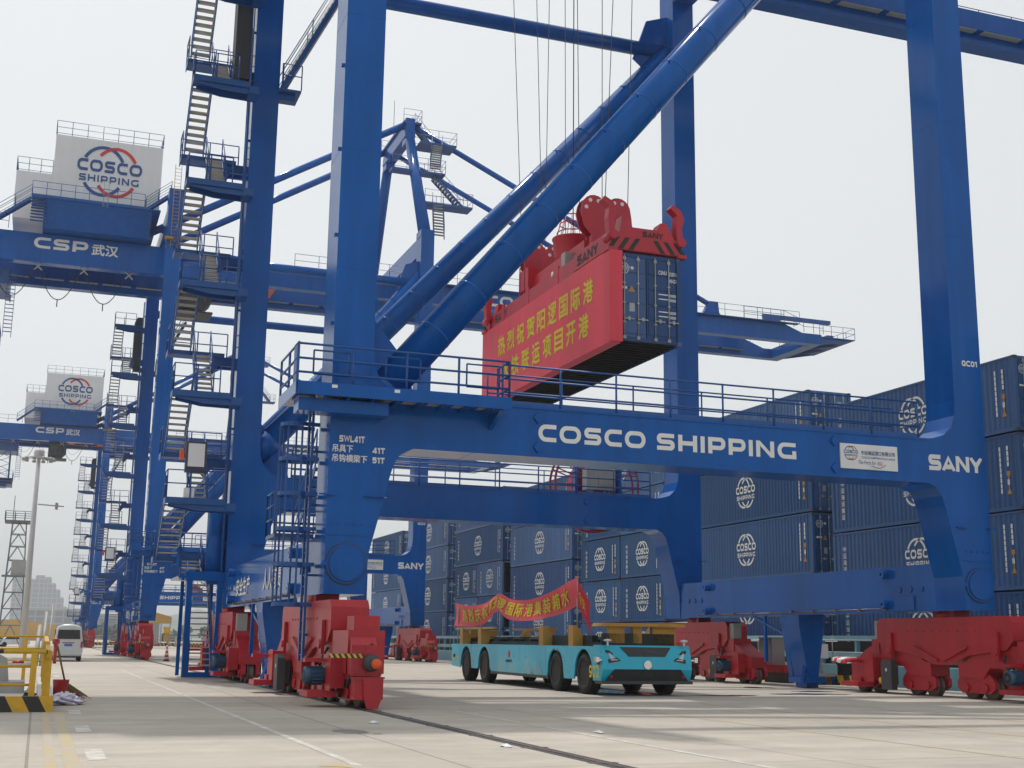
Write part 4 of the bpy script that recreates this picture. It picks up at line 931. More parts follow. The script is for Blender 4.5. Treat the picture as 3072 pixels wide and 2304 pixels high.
for e in (-1, 1):
    ye = cy+e*5.95
    a, b = sorted((ye-e*.30, ye+e*.16))
    mb = MB().prism([(cx-1.22, zt+.06), (cx+1.22, zt+.06), (cx+1.22, zt+.50), (cx+1.0, zt+.58), (cx+.72, zt+1.10), (cx+.50, zt+1.10), (cx+.36, zt+.84), (cx-.50, zt+.84), (cx-.60, zt+1.20), (cx-.85, zt+1.20), (cx-.95, zt+.65), (cx-1.22, zt+.50)], 'y', a, b)
    for sx in (-1, 1): mb.box(cx+sx*1.22-.16, cx+sx*1.22+.16, ye-.24, ye+.24, zt-.01, zt+.10); mb.tube((cx+sx*1.20, ye-e*.3, zt+.5), (cx+sx*1.20, ye+e*.3, zt+.5), .15, 16)
    eb = mb.build('end_beam', S, sp)
    yf = ye+e*.165
    mb = MB().box(cx-1.21, cx+1.21, min(yf, yf-e*.008), max(yf, yf-e*.008), zt+.08, zt+.48)
    hz = mb.build('hazard_plate', S, eb)
    for sgn in (-1, 1):
        for k in range(3):
            xa = cx+sgn*(.22+.36*k); MB().prism([(xa, zt+.48), (xa+sgn*.17, zt+.48), (xa+sgn*.44, zt+.08), (xa+sgn*.27, zt+.08)], 'y', yf+e*.001, yf+e*.006).build('hazard_mark', M['blackink'], eb)
    if e < 0:
        capital(eb, M['blackink'], 'SANY', (cx-.15, yf-.002, zt+.56), X, Z, .74, .19, wt=.30, gap=.05)
    for sx in (-1, 1):
        fl = MB(); xx = cx+sx*1.20
        pts = [(xx-.10, zt+.45), (xx+.10, zt+.45), (xx+.07, zt+1.05), (xx+.16, zt+1.35), (xx+.04, zt+1.62), (xx-.26, zt+1.78), (xx-.34, zt+1.66), (xx-.10, zt+1.45), (xx-.14, zt+1.1)]
        fl.prism(pts, 'y', ye-.16, ye+.16); fl.build('corner_flap', S, sp)
# headblock: two sheave plates joined by beams, cable basket between them
for yy in (cy-2.75, cy+2.9):
    out = [(-.55, .70), (-.62, 1.05), (-.55, 1.55), (-.82, 1.85), (-.95, 2.35)]
    for c in (-.45, .45):
        for i in range(9): t = R(165-150*i/8); out.append((c+.46*math.cos(t), 2.52+.46*math.sin(t)))
    out += [(.95, 2.3), (.98, 1.95), (.72, 1.6), (.62, 1.05), (.55, .70)]
    mb = MB()
    for d in (-.22, .22): mb.prism([(cx+a, zt+b) for a, b in out], 'y', yy+d-.03, yy+d+.03)
    mb.box(cx-.5, cx+.5, yy-.2, yy+.2, zt+.75, zt+1.6)
    hp = mb.build('sheave_plate', S, sp)
    for c in (-.45, .45):
        mb = MB().lathe((cx+c, yy, zt+2.52), [(.06, -.12), (.40, -.12), (.42, -.06), (.36, 0), (.42, .06), (.40, .12), (.06, .12)], 'y', 26)
        mb.build('sheave', M['darkgrey'], hp)
        for q in range(3): t = R(60+60*q); MB().tube((cx+c+.30*math.cos(t), yy-.256, zt+2.52+.30*math.sin(t)), (cx+c+.30*math.cos(t), yy-.25, zt+2.52+.30*math.sin(t)), .07, 12).build('plate_hole', M['white'], hp)
mb = MB()
for s in (-1, 1): mb.box(cx+s*.55-.11, cx+s*.55+.11, cy-2.6, cy+2.7, zt+1.05, zt+1.45)
mb.box(cx-.5, cx+.5, cy-.9, cy+1.3, zt+.75, zt+1.05); mb.box(cx-.9, cx-.45, cy+2.2, cy+3.2, zt+1.0, zt+1.8)
for s in (-1, 1): mb.bar((cx+s*.9, cy+3.1, zt+.6), (cx+s*.9, cy+3.1, zt+2.0), .04, .04); mb.bar((cx+s*.9, cy+2.6, zt+.6), (cx+s*.9, cy+2.6, zt+2.0), .04, .04)
mb.build('headblock_beam', S, sp)
mb = MB().lathe((cx+.1, cy+.2, zt+1.3), [(.55, 0), (.72, .45), (.74, 1.02), (.78, 1.05), (.78, 1.10), (.66, 1.10), (.62, .4), (.05, .35)], 'z', 30); mb.build('cable_basket', S, sp)
mb = MB()
for k in range(12): t = 2*math.pi*k/12; mb.tube((cx+.1+.66*math.cos(t), cy+.2+.66*math.sin(t), zt+2.35), (cx+.1+.42*math.cos(t), cy+.2+.42*math.sin(t), zt+3.25), .014, 5)
for r_, z_ in ((.6, 2.6), (.5, 2.95), (.42, 3.25)): mb.ring((cx+.1, cy+.2), 'z', r_-.015, r_+.015, zt+z_, zt+z_+.03, 24)
mb.build('basket_guard', S, sp)
for bx_ in ((cx-.45, cx-.1, cy-1.5, cy-1.1, zt+.75, zt+1.3), (cx+.2, cx+.6, cy-1.7, cy-1.3, zt+.7, zt+1.2), (cx-1.0, cx-.6, cy-1.7, cy-1.35, zt+.72, zt+1.25)): MB().box(*bx_).build('control_box', M['grey'], sp)
ORG = Vector((CX, 41.3, 0))
for yy, dy in ((cy-2.75, -.9), (cy+2.9, .9)):
    for c, tx, k in ((-.9, -2.4, 0), (-.05, -.5, 1), (.05, .7, 2), (.92, 1.9, 3)):
        MB().tube((cx+c, yy, zt+2.55), (cx+tx*.55, yy+dy*.6, 29.85), .014, 6).build('hoist_rope', M['rope'], crane)
MB().tube((cx+.1, cy+.2, zt+2.4), (cx+.05, cy+.1, 29.85), .020, 7).build('control_cable', M['cord'], crane)

# ------------------------------------------------------------------ framed banner on the hanging container
bx = 16.025
ORG = Vector((bx, 41.18, 10.7))
bn = empty('hanging_banner', (bx, 41.18, 10.7), 'large red banner with two rows of yellow characters covering the side of the hanging container', 'banner')
mb = MB().box(bx-.10, bx-.002, 35.02, 47.34, 10.70, 13.66)
# cloth wraps round the door end and under the floor
mb.box(bx-.10, bx+.34, 34.98, 35.02, 10.70, 13.66); mb.box(bx-.10, bx+.28, 35.02, 47.3, 10.66, 10.70)
n = 36
cl = mb.build('cloth', M['bannerred'], bn)
mb = MB()
for k, ch in enumerate('热烈祝贺阳逻国际港'): write(mb, ch, (bx-.103, 45.42-1.045*k, 12.34), -Y, Z, .76, .74, .03)
for k, ch in enumerate('水铁联运项目开港'): write(mb, ch, (bx-.103, 44.95-1.075*k, 11.25), -Y, Z, .76, .74, .03)
mb.build('lettering', M['bannerglyph'], bn)

# ------------------------------------------------------------------ driverless container carrier
ORG = Vector((0, 0, 0))
ag = empty('driverless_carrier', (16.98, 42.2, 0), 'teal driverless container carrier on eight big wheels with an empty ochre-guided deck', 'vehicle', rz=R(-1.6))
T = M['teal']; HW, HL = 1.42, 7.85; ax = (-6.5, -4.1, 3.5, 5.85)
mb = MB()
def side_outline():
    pts = [(-HL, .42), (-HL, 1.40), (HL, 1.40), (HL, .55)]
    for a in ax[::-1]:
        pts += [(a+.78, .42 if a < 0 else .50)]
        for i in range(13): t = R(180*i/12); pts.append((a+.72*math.cos(t), .62+.70*math.sin(t)))
        pts += [(a-.78, .42 if a < 0 else .50)]
    return pts
def arch_plate(x0, x1): mb.prism(side_outline(), 'x', x0, x1)
arch_plate(-HW, -HW+.05); arch_plate(HW-.05, HW)
mb.box(-HW+.05, HW-.05, HL-.06, HL, .55, 1.40); mb.box(-HW+.05, HW-.05, -7.5, HL-.06, 1.32, 1.385)
mb.prism([(-HL, .42), (-HL-.16, .75), (-HL-.10, 1.12), (-HL+.05, 1.44), (-7.3, 1.44), (-7.3, .42)], 'x', -HW+.002, HW-.002)
bd = mb.build('body', T, ag)
mb = MB().box(-HW-.004, -HW, -3.2, 2.6, .44, 1.385)
mb.mat(1)
for y in (-.6, -3.18, 2.58): mb.box(-HW-.006, -HW-.004, y-.012, y+.012, .44, 1.38)
for y0, hh in ((-2.5, .55), (-1.5, .8), (.1, .62), (1.3, .85)): mb.prism([(y0-.6, .46), (y0, .46+hh*.7), (y0+.3, .46+hh*.55), (y0+.7, .46)], 'x', -HW-.007, -HW-.004)
mb.build('side_panel', [M['teal'], M['teallight']], ag)
MB().box(-HW-.004, -HW, 6.68, HL-.01, .56, 1.38).build('corner_panel', M['teal'], ag)
mb = MB()
for s in (-1, 1): mb.box(s*HW-.012, s*HW+.012, -3.5, 2.65, .36, .45)
mb.box(-HW-.01, HW+.01, -HL-.18, -7.45, .34, .43); mb.box(-1.0, 1.0, -7.4, HL-.2, .5, 1.0)
mb.build('skirt', M['darkgrey'], ag)
mb = MB(); f = -HW-.008
mb.lathe((f, .55, 1.08), [(.001, -.002), (.13, -.002), (.13, 0), (.001, 0)], 'x', 20); mb.build('side_emblem', M['tail'], ag)
mb = MB(); write(mb, '东风商用车', (f, .9, .80), -Y, Z, .72, .10, .02); mb.build('side_lettering', M['blackink'], ag)
capital(ag, M['bannerglyph'], '902', (f, -6.98, .50), -Y, Z, .78, .36, .22, .18); capital(ag, M['bannerglyph'], '902', (f, 7.5, .66), -Y, Z, .55, .30, .22, .18)
for s in (-1, 1):
    for a in ax:
        xo = s*(HW-.20)
        mb = MB().lathe((xo, a, .60), [(.30, -.20*1), (.52, -.20), (.585, -.15), (.60, -.08), (.60, .08), (.585, .15), (.52, .20), (.36, .20), (.34, .14)] if s > 0 else [(.34, -.14), (.36, -.20), (.52, -.20), (.585, -.15), (.60, -.08), (.60, .08), (.585, .15), (.52, .20), (.30, .20)], 'x', 36)
        for k in range(40):
            t = 2*math.pi*k/40; c, q_ = math.cos(t), math.sin(t); mb.bar((xo-.16, a+.598*c, .6+.598*q_), (xo+.16, a+.60*math.cos(t+.06), .6+.60*math.sin(t+.06)), .035, .03)
        wh = mb.build('wheel', M['tyre'], ag)
        mb = MB().lathe((xo, a, .60), [(.05, s*.14), (.12, s*.17), (.13, s*.12), (.26, s*.10), (.33, s*.15), (.355, s*.18)], 'x', 28)
        for k in range(10): t = 2*math.pi*k/10; mb.tube((xo+s*.10, a+.20*math.cos(t), .6+.20*math.sin(t)), (xo+s*.14, a+.20*math.cos(t), .6+.20*math.sin(t)), .02, 6)
        mb.build('rim', M['dark'], wh)
        if True:
            mb = MB(); n = 16
            mb.box(s*(HW-.75), s*(HW-.70), a-.74, a+.74, .45, 1.30); mb.build('wheel_housing', M['dark'], wh)
# front fascia
yf = lambda z: -HL-.10-.06*max(0, 1-abs(z-.78)/.36)+.14*max(0, (z-1.12)/.3)
def plate(mb, pts, off): mb.add([(x, yf(z)-off, z) for x, z in pts]+[(x, yf(z)+.02, z) for x, z in pts], [tuple(range(len(pts)))]+[tuple(range(len(pts), 2*len(pts)))[::-1]]+[(i, len(pts)+i, len(pts)+(i+1) % len(pts), (i+1) % len(pts)) for i in range(len(pts))])
mb = MB(); plate(mb, [(-.82, 1.39), (-.58, 1.12), (.58, 1.12), (.82, 1.39)], .012); mb.build('front_grille', M['glass'], ag)
mb = MB(); plate(mb, [(-.35, 1.31), (.35, 1.31), (.35, 1.24), (-.35, 1.24)], .016); plate(mb, [(-.06, 1.24), (.06, 1.24), (.06, 1.13), (-.06, 1.13)], .016); mb.build('sensor_bar', M['darkgrey'], ag)
mb = MB(); plate(mb, [(-1.30, .43), (-1.05, .76), (1.05, .76), (1.30, .43)], .02); mb.build('bumper', M['dark'], ag)
mb = MB(); plate(mb, [(-.16, .66), (.16, .66), (.16, .52), (-.16, .52)], .03); mb.build('tow_hook_cover', M['blackink'], ag)
for s in (-1, 1):
    mb = MB(); plate(mb, [(s*1.30, 1.31), (s*1.16, 1.29), (s*.84, 1.0), (s*1.22, .93)][::s], .014); hl = mb.build('headlight', M['glass'], ag)
    mb = MB(); plate(mb, [(s*1.20, 1.22), (s*1.15, 1.20), (s*1.02, 1.07), (s*1.16, 1.04)][::s], .018); mb.mat(0); plate(mb, [(s*1.14, 1.04), (s*.95, 1.04), (s*.92, 1.02), (s*1.14, 1.0)][::s], .018); mb.build('lens', M['lamp'], hl)
    mb = MB(); plate(mb, [(s*1.20, .56), (s*1.14, .60), (s*1.09, .54), (s*1.15, .49)][::s], .03); mb.build('marker_lamp', M['tail'], ag)
    mb = MB().tube((s*1.22, -7.9, 1.42), (s*1.22, -7.9, 1.54), .03, 8).lathe((s*1.22, -7.9, 1.54), [(.03, 0), (.11, .02), (.12, .05), (.02, .08)], 'z', 16); mb.build('antenna', M['white'], ag)
    mb = MB().box(s*(HW+.0), s*(HW+.16), -7.95, -7.88, 1.0, 1.04).box(s*(HW+.1), s*(HW+.2), -8.0, -7.84, .96, 1.10); mb.build('side_sensor', M['chrome'], ag)
    for y in (-7.75, 7.4): MB().box(s*(HW+.0), s*(HW+.07), y-.05, y+.05, .88, 1.0).build('side_marker', M['tail'], ag)
mb = MB().lathe((0, yf(.88)-.03, .88), [(.10, 0), (.13, -.015), (.13, 0), (.10, .01)], 'y', 28)
for s in (-1, 1):
    c = (s*.035, .88); mb.ring(c, 'y', .045, .065, yf(.88)-.035, yf(.88)-.02, 24, (100, 320) if s < 0 else (-80, 140))
mb.build('front_emblem', M['chrome'], ag)
# deck and container guides
mb = MB().box(-1.1, 1.1, -7.2, 7.9, 1.40, 1.52)
for s in (-1, 1): mb.box(s*.55-.12, s*.55+.12, -6.0, 7.8, 1.52, 1.68)
mb.box(-1.05, 1.05, -7.6, -7.0, 1.42, 1.78); mb.box(-1.1, -.9, -6.4, -1.6, 1.5, 1.72)
for k in range(8): mb.tube((-1.05, -6+1.8*k, 1.58), (1.05, -6+1.8*k, 1.58), .06, 8)
mb.build('deck', M['dark'], ag)
for y in (-5.45, -2.75, 4.1, 6.55):
    for s in (-1, 1):
        mb = MB().prism([(s*1.42, 1.40), (s*1.42, 2.02), (s*1.30, 2.02), (s*1.08, 1.72), (s*1.08, 1.40)], 'y', y-.20, y+.20); mb.build('guide_post', M['ochre'], ag)
for y in (-7.5, 6.4, 1.2):
    mb = MB()
    if y < 0: mb.prism([(-1.35, 1.98), (1.35, 1.98), (1.30, 2.08), (-1.30, 2.08)], 'y', y-.3, y+.5); mb.box(-1.05, -.55, y-.1, y+.1, 1.5, 1.98); mb.box(-.28, 0, y-.1, y+.1, 1.5, 1.98); mb.box(.35, 1.1, y-.1, y+.1, 1.5, 1.98)
    elif y > 5: mb.box(-1.4, -1.3, 2.4, 7.4, 1.95, 2.03); mb.box(1.0, 1.1, 2.4, 7.4, 1.95, 2.03); mb.box(-.9, .2, 7.0, 7.2, 1.5, 1.95)
    else: mb.prism([(-.2, 1.6), (.3, 1.6), (.5, 2.0), (.2, 2.06)], 'y', y-.3, y+.3)
    mb.build('guide_plate', M['ochre'], ag)
# cloth banner above the carrier
ORG = Vector((16.2, 44, 0))
cb = empty('cloth_banner', (16.2, 44, 0), 'long narrow red cloth banner with yellow characters sagging above the teal carrier', 'banner')
def cloth(y, v):
    """point of the sagging cloth: y along, v 0..1 up"""
    t = (50.2-y)/11.6; top = 3.02+.16*t+.42*max(0, (t-.55)/.45)**1.5-.18*math.sin(math.pi*min(1, t/.42))*(t < .42)-.20*math.sin(math.pi*max(0, (t-.42)/.58))*(t >= .42)+.20*math.exp(-((t-.40)/.06)**2)
    bot = top-.90+.18*math.sin(math.pi*t)+.10*math.exp(-((t-.36)/.08)**2)
    return Vector((15.9+.55*t+.07*math.sin(9*t+3*v)+.012*math.sin(31*t), y, bot+(top-bot)*v))
mb = MB(); N_ = 64; K_ = 8
mb.add([cloth(50.2-11.6*i/N_, j/K_) for i in range(N_+1) for j in range(K_+1)], [(i*(K_+1)+j, (i+1)*(K_+1)+j, (i+1)*(K_+1)+j+1, i*(K_+1)+j+1) for i in range(N_) for j in range(K_)], True)
pe = [cloth(38.6, j/K_) for j in range(K_+1)]
def fold(s, v): q = cloth(38.6, v); return Vector((q.x+.62*s, q.y+.15+.25*s, q.z-.62*s*(1-v*.25)-.35*s))
mb.add([fold(i/6, j/K_) for i in range(7) for j in range(K_+1)], [(i*(K_+1)+j, (i+1)*(K_+1)+j, (i+1)*(K_+1)+j+1, i*(K_+1)+j+1) for i in range(6) for j in range(K_)], True)
mb.build('cloth', M['bannerred'], cb)
mb = MB()
for k, ch in enumerate('热烈庆祝阳逻国际港集装箱水'):
    vs, fs, asp = glyphs(ch, 0); y0 = 49.4-.79*k
    for i, (da, db) in enumerate(((-.03, -.02), (.03, -.02), (-.03, .02), (.03, .02))): mb.add([cloth(y0-.60*(a+da)-.10*b, .20+.62*(b+db))-Vector((.02+.002*i, 0, 0)) for a, b in vs], fs)
mb.build('lettering', M['bannerglyph'], cb); mb = MB()
for k, ch in enumerate('铁'):
    vs, fs, asp = glyphs(ch, 0); mb.add([fold(.25+.5*a, .38+.4*b)+Vector((-.01, -.015, 0)) for a, b in vs], fs)
mb.build('lettering', M['bannerglyph'], cb)
for y in (49.9, 45.5, 38.7): q = cloth(y, 1); MB().tube((q.x+.04, y, 1.4), (q.x+.04, y, q.z), .022, 6).build('pole', M['galv'], cb)

# ------------------------------------------------------------------ van seen from behind
ORG = Vector((0, 0, 0))
vn = empty('parked_van', (1.78, 84.3, 0), 'silver high roof van seen from behind on the quay road', 'van')
sec = [(-.80, .32), (-.84, .55), (-.85, 1.0), (-.80, 1.32), (-.70, 1.95), (-.60, 2.10), (-.35, 2.18), (0, 2.20)]
sec = sec+[(-x, z) for x, z in sec[-2::-1]]
def loft(mb, stations):
    n = len(sec); v = []
    for y, sx, zt_ in stations:
        for x, z in sec: v.append((x*sx, y, .32+(z-.32)*zt_))
    fs = [(k*n+i, k*n+(i+1) % n, (k+1)*n+(i+1) % n, (k+1)*n+i) for k in range(len(stations)-1) for i in range(n)]
    mb.add(v, [f[::-1] for f in fs], True); mb.add(v[:n], [tuple(range(n))]); mb.add(v[-n:], [tuple(range(n))[::-1]])
mb = MB(); loft(mb, [(-2.30, .94, .95), (-2.24, .99, .995), (-2.1, 1, 1), (.9, 1, 1), (1.4, .98, .93), (1.9, .94, .55), (2.3, .9, .42), (2.38, .84, .38)])
vb = mb.build('body', M['van'], vn)
mb = MB().prism([(-.66, 1.32), (.66, 1.32), (.60, 1.86), (-.60, 1.86)], 'y', -2.33, -2.29); mb.build('rear_window', M['glass'], vn)
for s in (-1, 1):
    MB().prism([(-1.9, 1.30), (.9, 1.30), (1.25, 1.32), (.8, 1.88), (-1.9, 1.88)], 'x', s*.755, s*.79).build('side_window', M['glass'], vn)
    MB().box(s*.70, s*.82, -2.33, -2.25, .82, 1.18).build('tail_light', M['tail'], vn)
    for y in (-1.6, 1.5):
        w_ = MB().lathe((s*.70, y, .33), [(.12, -.10), (.30, -.10), (.33, -.05), (.33, .05), (.30, .10), (.12, .10)], 'x', 22).build('wheel', M['tyre'], vn)
        MB().lathe((s*.72, y, .33), [(.02, s*.10), (.18, s*.08), (.20, s*.05)], 'x', 18).build('rim', M['galv'], w_)
mb = MB().box(-.22, .22, -2.33, -2.28, .90, 1.03); mb.build('licence_plate', M['plateblue'], vn)
MB().box(-.34, .34, -2.32, -2.28, 1.08, 1.13).build('plate_garnish', M['tail'], vn)
MB().box(-.82, .82, -2.40, -2.22, .40, .58).build('bumper', M['van'], vn)
MB().box(-.6, .6, -2.2, 2.2, .22, .36).build('underbody', M['dark'], vn)

# ------------------------------------------------------------------ far cars
def car(x, y, label, rz):
    c = empty('parked_car', (x, y, 0), label, 'car', None, rz)
    prof = [(-2.2, .3), (-2.25, .75), (-1.9, .92), (-1.25, 1.0), (-.7, 1.42), (.7, 1.45), (1.4, .98), (2.1, .86), (2.25, .6), (2.2, .3)]
    MB().prism(prof, 'y', -.85, .85).build('body', M['white'], c)
    for s in (-1, 1): MB().prism([(-1.1, 1.0), (-.65, 1.36), (.65, 1.38), (1.2, 1.0)], 'y', s*.845, s*.86).build('side_window', M['glass'], c)
    for s in (-1, 1):
        for xx in (-1.4, 1.4): MB().lathe((xx, s*.78, .32), [(.1, -.1), (.32, -.1), (.32, .1), (.1, .1)], 'y', 16).build('wheel', M['tyre'], c)
car(-5.55, 185, 'white car parked at the far left behind the lattice tower', R(12))
car(-3.2, 192, 'white car parked right of another, beside the pale mast foot', R(8))

# ------------------------------------------------------------------ yellow railing pit at the left
pit = empty('railing_enclosure', (-2.2, 30, 0), 'yellow and black safety railing on a hazard striped plinth at the left edge', 'railing')
ORG = Vector((-2.2, 30, 0))
mb = MB().box(-6, .40, 27.6, 27.95, 0, .30); mb.build('plinth', M['hazard'], pit)
mb = MB().box(.10, .40, 27.95, 41, 0, .30); mb.build('side_plinth', M['concrete'], pit)
MB().tube((-6, 27.75, 1.17), (.22, 27.75, 1.17), .045, 10).build('top_rail', M['yb_rail'], pit)
mb = MB()
for z in (.52, .88): mb.tube((-6, 27.75, z), (0, 27.75, z), .028, 8)
for x in (-.02, -2.1, -4.2): mb.box(x-.06, x+.06, 27.69, 27.81, .30, 1.15)
mb.box(.17, .32, 27.9, 28.05, .28, 1.18); mb.prism([(27.8, 1.05), (27.8, 1.2), (41, 1.48), (41, 1.32)], 'x', .20, .30)
for y in (32, 36.5, 40.8): mb.box(.18, .30, y-.06, y+.06, .3, 1.35)
for z in (.6, .95): mb.tube((.25, 28, z), (.25, 41, z+.1), .025, 6)
for z in (.75, 1.1, 1.46): mb.tube((-6, 41, z), (.25, 41, z), .03, 8)
for x in (-.3, -2.5): mb.box(x-.05, x+.05, 40.95, 41.05, .0, 1.45)
mb.build('rail_frame', M['yellow'], pit)
ORG = Vector((0, 0, 0))
t_ = empty('cable_winch', (-.9, 33.5, 0), 'grey cable winch with a black cable lying inside the yellow railing', 'winch')
ORG = Vector((-.9, 33.5, 0))
mb = MB().box(-1.9, -.2, 32.6, 34.2, 0, .42); mb.prism([(-1.2, .42), (-.55, .42), (-.62, .95), (-.9, 1.1)], 'y', 32.9, 33.0); mb.build('base', M['grey'], t_)
MB().lathe((-1.15, 33.5, .72), [(.12, -.5), (.42, -.5), (.42, -.44), (.25, -.42), (.25, .42), (.42, .44), (.42, .5), (.12, .5)], 'y', 24).build('drum', M['galv'], t_)
mb = MB()
for k in range(4):
    pts = [(-.28+.33*math.cos(R(a))*(.7+.15*k), 32.3+.5*math.sin(R(a))+.1*k, .05+.03*k) for a in range(0, 370, 24)]; mb.path(pts, .02, 5)
mb.build('cable', M['cord'], t_)
ORG = Vector((0, 0, 0))
ba = empty('barrier_arm', (-1.2, 36, 0), 'red and white barrier arm lying low behind the yellow railing', 'barrier')
ORG = Vector((-1.2, 36, 0))
MB().tube((-3.0, 36, .80), (.05, 36, .78), .045, 10).build('arm', M['white'], ba)
for x in (-2.4, -1.5, -.55): MB().tube((x, 36, .796-.006*x), (x+.28, 36, .794-.006*x), .05, 10).build('red_band', M['tail'], ba)
MB().box(-1.0, -.72, 35.85, 36.15, 0, .78).build('post', M['darkgrey'], ba)
ORG = Vector((0, 0, 0))
ch_ = empty('concrete_trough', (-1.9, 38, 0), 'pale concrete trough edge running back inside the yellow railing', 'trough')
ORG = Vector((-1.9, 38, 0))
mb = MB().prism([(-1.2, 28.4), (-.25, 28.4), (-.05, 40.5), (-.4, 40.5)], 'z', .02, .16); mb.build('edge', M['concrete'], ch_)
ORG = Vector((0, 0, 0))
# broom, bucket, bag
br_ = empty('straw_broom', (.62, 31.6, 0), 'old straw broom leaning on the corner of the yellow railing', 'broom')
ORG = Vector((.62, 31.6, 0))
MB().tube((.70, 32.1, .40), (.42, 29.3, 1.28), .022, 8).build('handle', M['wood'], br_)
mb = MB()
for k in range(70):
    a = random.uniform(-.5, .5); mb.bar((.70, 32.1, .45), (.78+.42*a+random.uniform(0, .35), 32.3+random.uniform(-.3, .3), .03+random.uniform(0, .08)), .012, .012)
mb.build('bristles', M['wood'], br_)
ORG = Vector((0, 0, 0))
bk = MB().lathe((.60, 31.8, 0), [(.13, .0), (.15, .02), (.18, .48), (.19, .50), (.17, .49), (.13, .03)], 'z', 22).build('bucket', M['tail']); tag(bk, 'dark red bucket standing by the broom at the railing corner', 'bucket')
mb = MB(); rnd = random.Random(3); n1, n2 = 26, 12
v = []
for j in range(n2+1):
    for i in range(n1):
        t = 2*math.pi*i/n1; ph = math.pi/2*j/n2
        rr = (1+.22*math.sin(5*t+1.7*j)+.14*rnd.uniform(-1, 1)); v.append((.68+.34*rr*math.cos(t)*math.cos(ph), 30.6+.50*rr*math.sin(t)*math.cos(ph), .02+.22*math.sin(ph)*(1+.28*rnd.uniform(-1, 1))))
mb.add(v, [(j*n1+i, j*n1+(i+1) % n1, (j+1)*n1+(i+1) % n1, (j+1)*n1+i) for j in range(n2) for i in range(n1)])
pb = mb.build('plastic_bag', M['bag']); tag(pb, 'crumpled white plastic bag on the ground beside the red bucket', 'bag')
for k, (x, y) in enumerate(((9.02, 20.3), (6.5, 17.9), (5.9, 23.4))):
    mb = MB(); rnd = random.Random(k)
    pts = [(x+.09*math.cos(2*math.pi*i/9)*rnd.uniform(.5, 1.3), y+.16*math.sin(2*math.pi*i/9)*rnd.uniform(.5, 1.3), .006+rnd.uniform(0, .02)) for i in range(9)]+[(x, y, .05)]
    mb.add(pts, [(i, (i+1) % 9, 9) for i in range(9)]); tag(mb.build('paper_scrap', M['white']), ('white paper scrap on the concrete right of the near crane rail', 'small white litter scrap lying left of the near crane rail', 'tiny litter scrap near the red buffer end')[k], 'litter', 'litter scraps')

# ------------------------------------------------------------------ cones, masts, tower, sheds
def cone(x, y, s, label):
    c = empty('traffic_cone', (x, y, 0), label, 'cone', 'striped traffic cones'); global ORG
    MB().box(-.2*s, .2*s, -.2*s, .2*s, 0, .05*s).build('base', M['dark'], c)
    MB().lathe((0, 0, 0), [(.16*s, .05*s), (.05*s, .98*s), (.02*s, 1.0*s)], 'z', 18).build('cone', M['conered'], c)
cone(7.9, 86, 1.0, 'red and white striped cone on the quay beyond the ground stair of the near crane')
for x, y, s, lb in ((19.3, 230, 1.5, 'far striped cone in front of the yellow shed, leftmost of three'), (21.3, 232, 1.5, 'far striped cone in front of the yellow shed, middle of three'), (22.3, 228, 1.5, 'far striped cone in front of the yellow shed, rightmost of three')): cone(x, y, s, lb)
ORG = Vector((-1.15, 120, 0))
ms = empty('light_mast', (-1.15, 120, 0), 'tall pale round light mast with a ring of lamps at the left', 'mast')
MB().tube((-1.15, 120, 0), (-1.15, 120, 17.4), .31, 24, .17).build('pole', M['concrete'], ms)
mb = MB().lathe((-1.15, 120, 17.0), [(.2, 0), (.45, .2), (.45, .6), (.35, .75), (.1, .85)], 'z', 16); mb.build('crown', M['concrete'], ms)
mb = MB()
for k in range(10):
    t = 2*math.pi*k/10; c, s = math.cos(t), math.sin(t); mb.bar((-1.15+.5*c, 120+.5*s, 17.1), (-1.15+1.2*c, 120+1.2*s, 16.95), .05, .05)
mb.build('bracket', M['galv'], ms)
for k in range(10):
    t = 2*math.pi*k/10; c, s = math.cos(t), math.sin(t)
    MB().lathe((-1.15+1.25*c, 120+1.25*s, 16.75), [(.08, .3), (.16, .15), (.19, 0), (.05, .02)], 'z', 10).build('lamp', M['grey'], ms)
MB().bar((-.9, 120, 12.9), (1.3, 120, 12.8), .08, .10).box(.55, .8, 119.9, 120.1, 12.5, 13.1).build('side_camera', M['galv'], ms)
ORG = Vector((-3.2, 170, 0))
tw = empty('lattice_tower', (-3.2, 170, 0), 'grey lattice steel tower with a railed top platform and a box halfway up', 'tower')
mb = MB(); hh = 15.7
def corner(sx, sy, z): k = 1-.42*z/hh; return Vector((-3.2+sx*1.35*k, 170+sy*1.35*k, z))
LV = [0, 2.7, 4.7, 6.7, 8.7, 10.6, 12.3, 13.8, 15.2]
for sx in (-1, 1):
    for sy in (-1, 1): mb.bar(corner(sx, sy, 0), corner(sx, sy, 15.4), .13, .13)
for a, b in zip(LV, LV[1:]):
    for (p, q) in (((-1, -1), (1, -1)), ((1, -1), (1, 1)), ((1, 1), (-1, 1)), ((-1, 1), (-1, -1))):
        mb.bar(corner(*p, b), corner(*q, b), .09, .09); m_ = (corner(*p, b)+corner(*q, b))/2
        mb.bar(corner(*p, a), m_, .07, .07); mb.bar(corner(*q, a), m_, .07, .07)
mb.build('lattice', M['lattice'], tw)
mb = MB().box(-4.9, -1.5, 168.4, 171.6, 15.2, 15.45); guard(mb, [(-4.9, 168.4, 15.45), (-1.5, 168.4, 15.45), (-1.5, 171.6, 15.45), (-4.9, 171.6, 15.45), (-4.9, 168.4, 15.45)], rails=(1.1, .55), step=1.1, r=.04); mb.tube((-4.0, 170, 15.4), (-4.0, 170, 18.6), .05, 5)
mb.build('platform', M['lattice'], tw)
MB().box(-3.7, -2.0, 168.9, 169.6, 8.8, 10.6).build('equipment_box', M['grey'], tw)
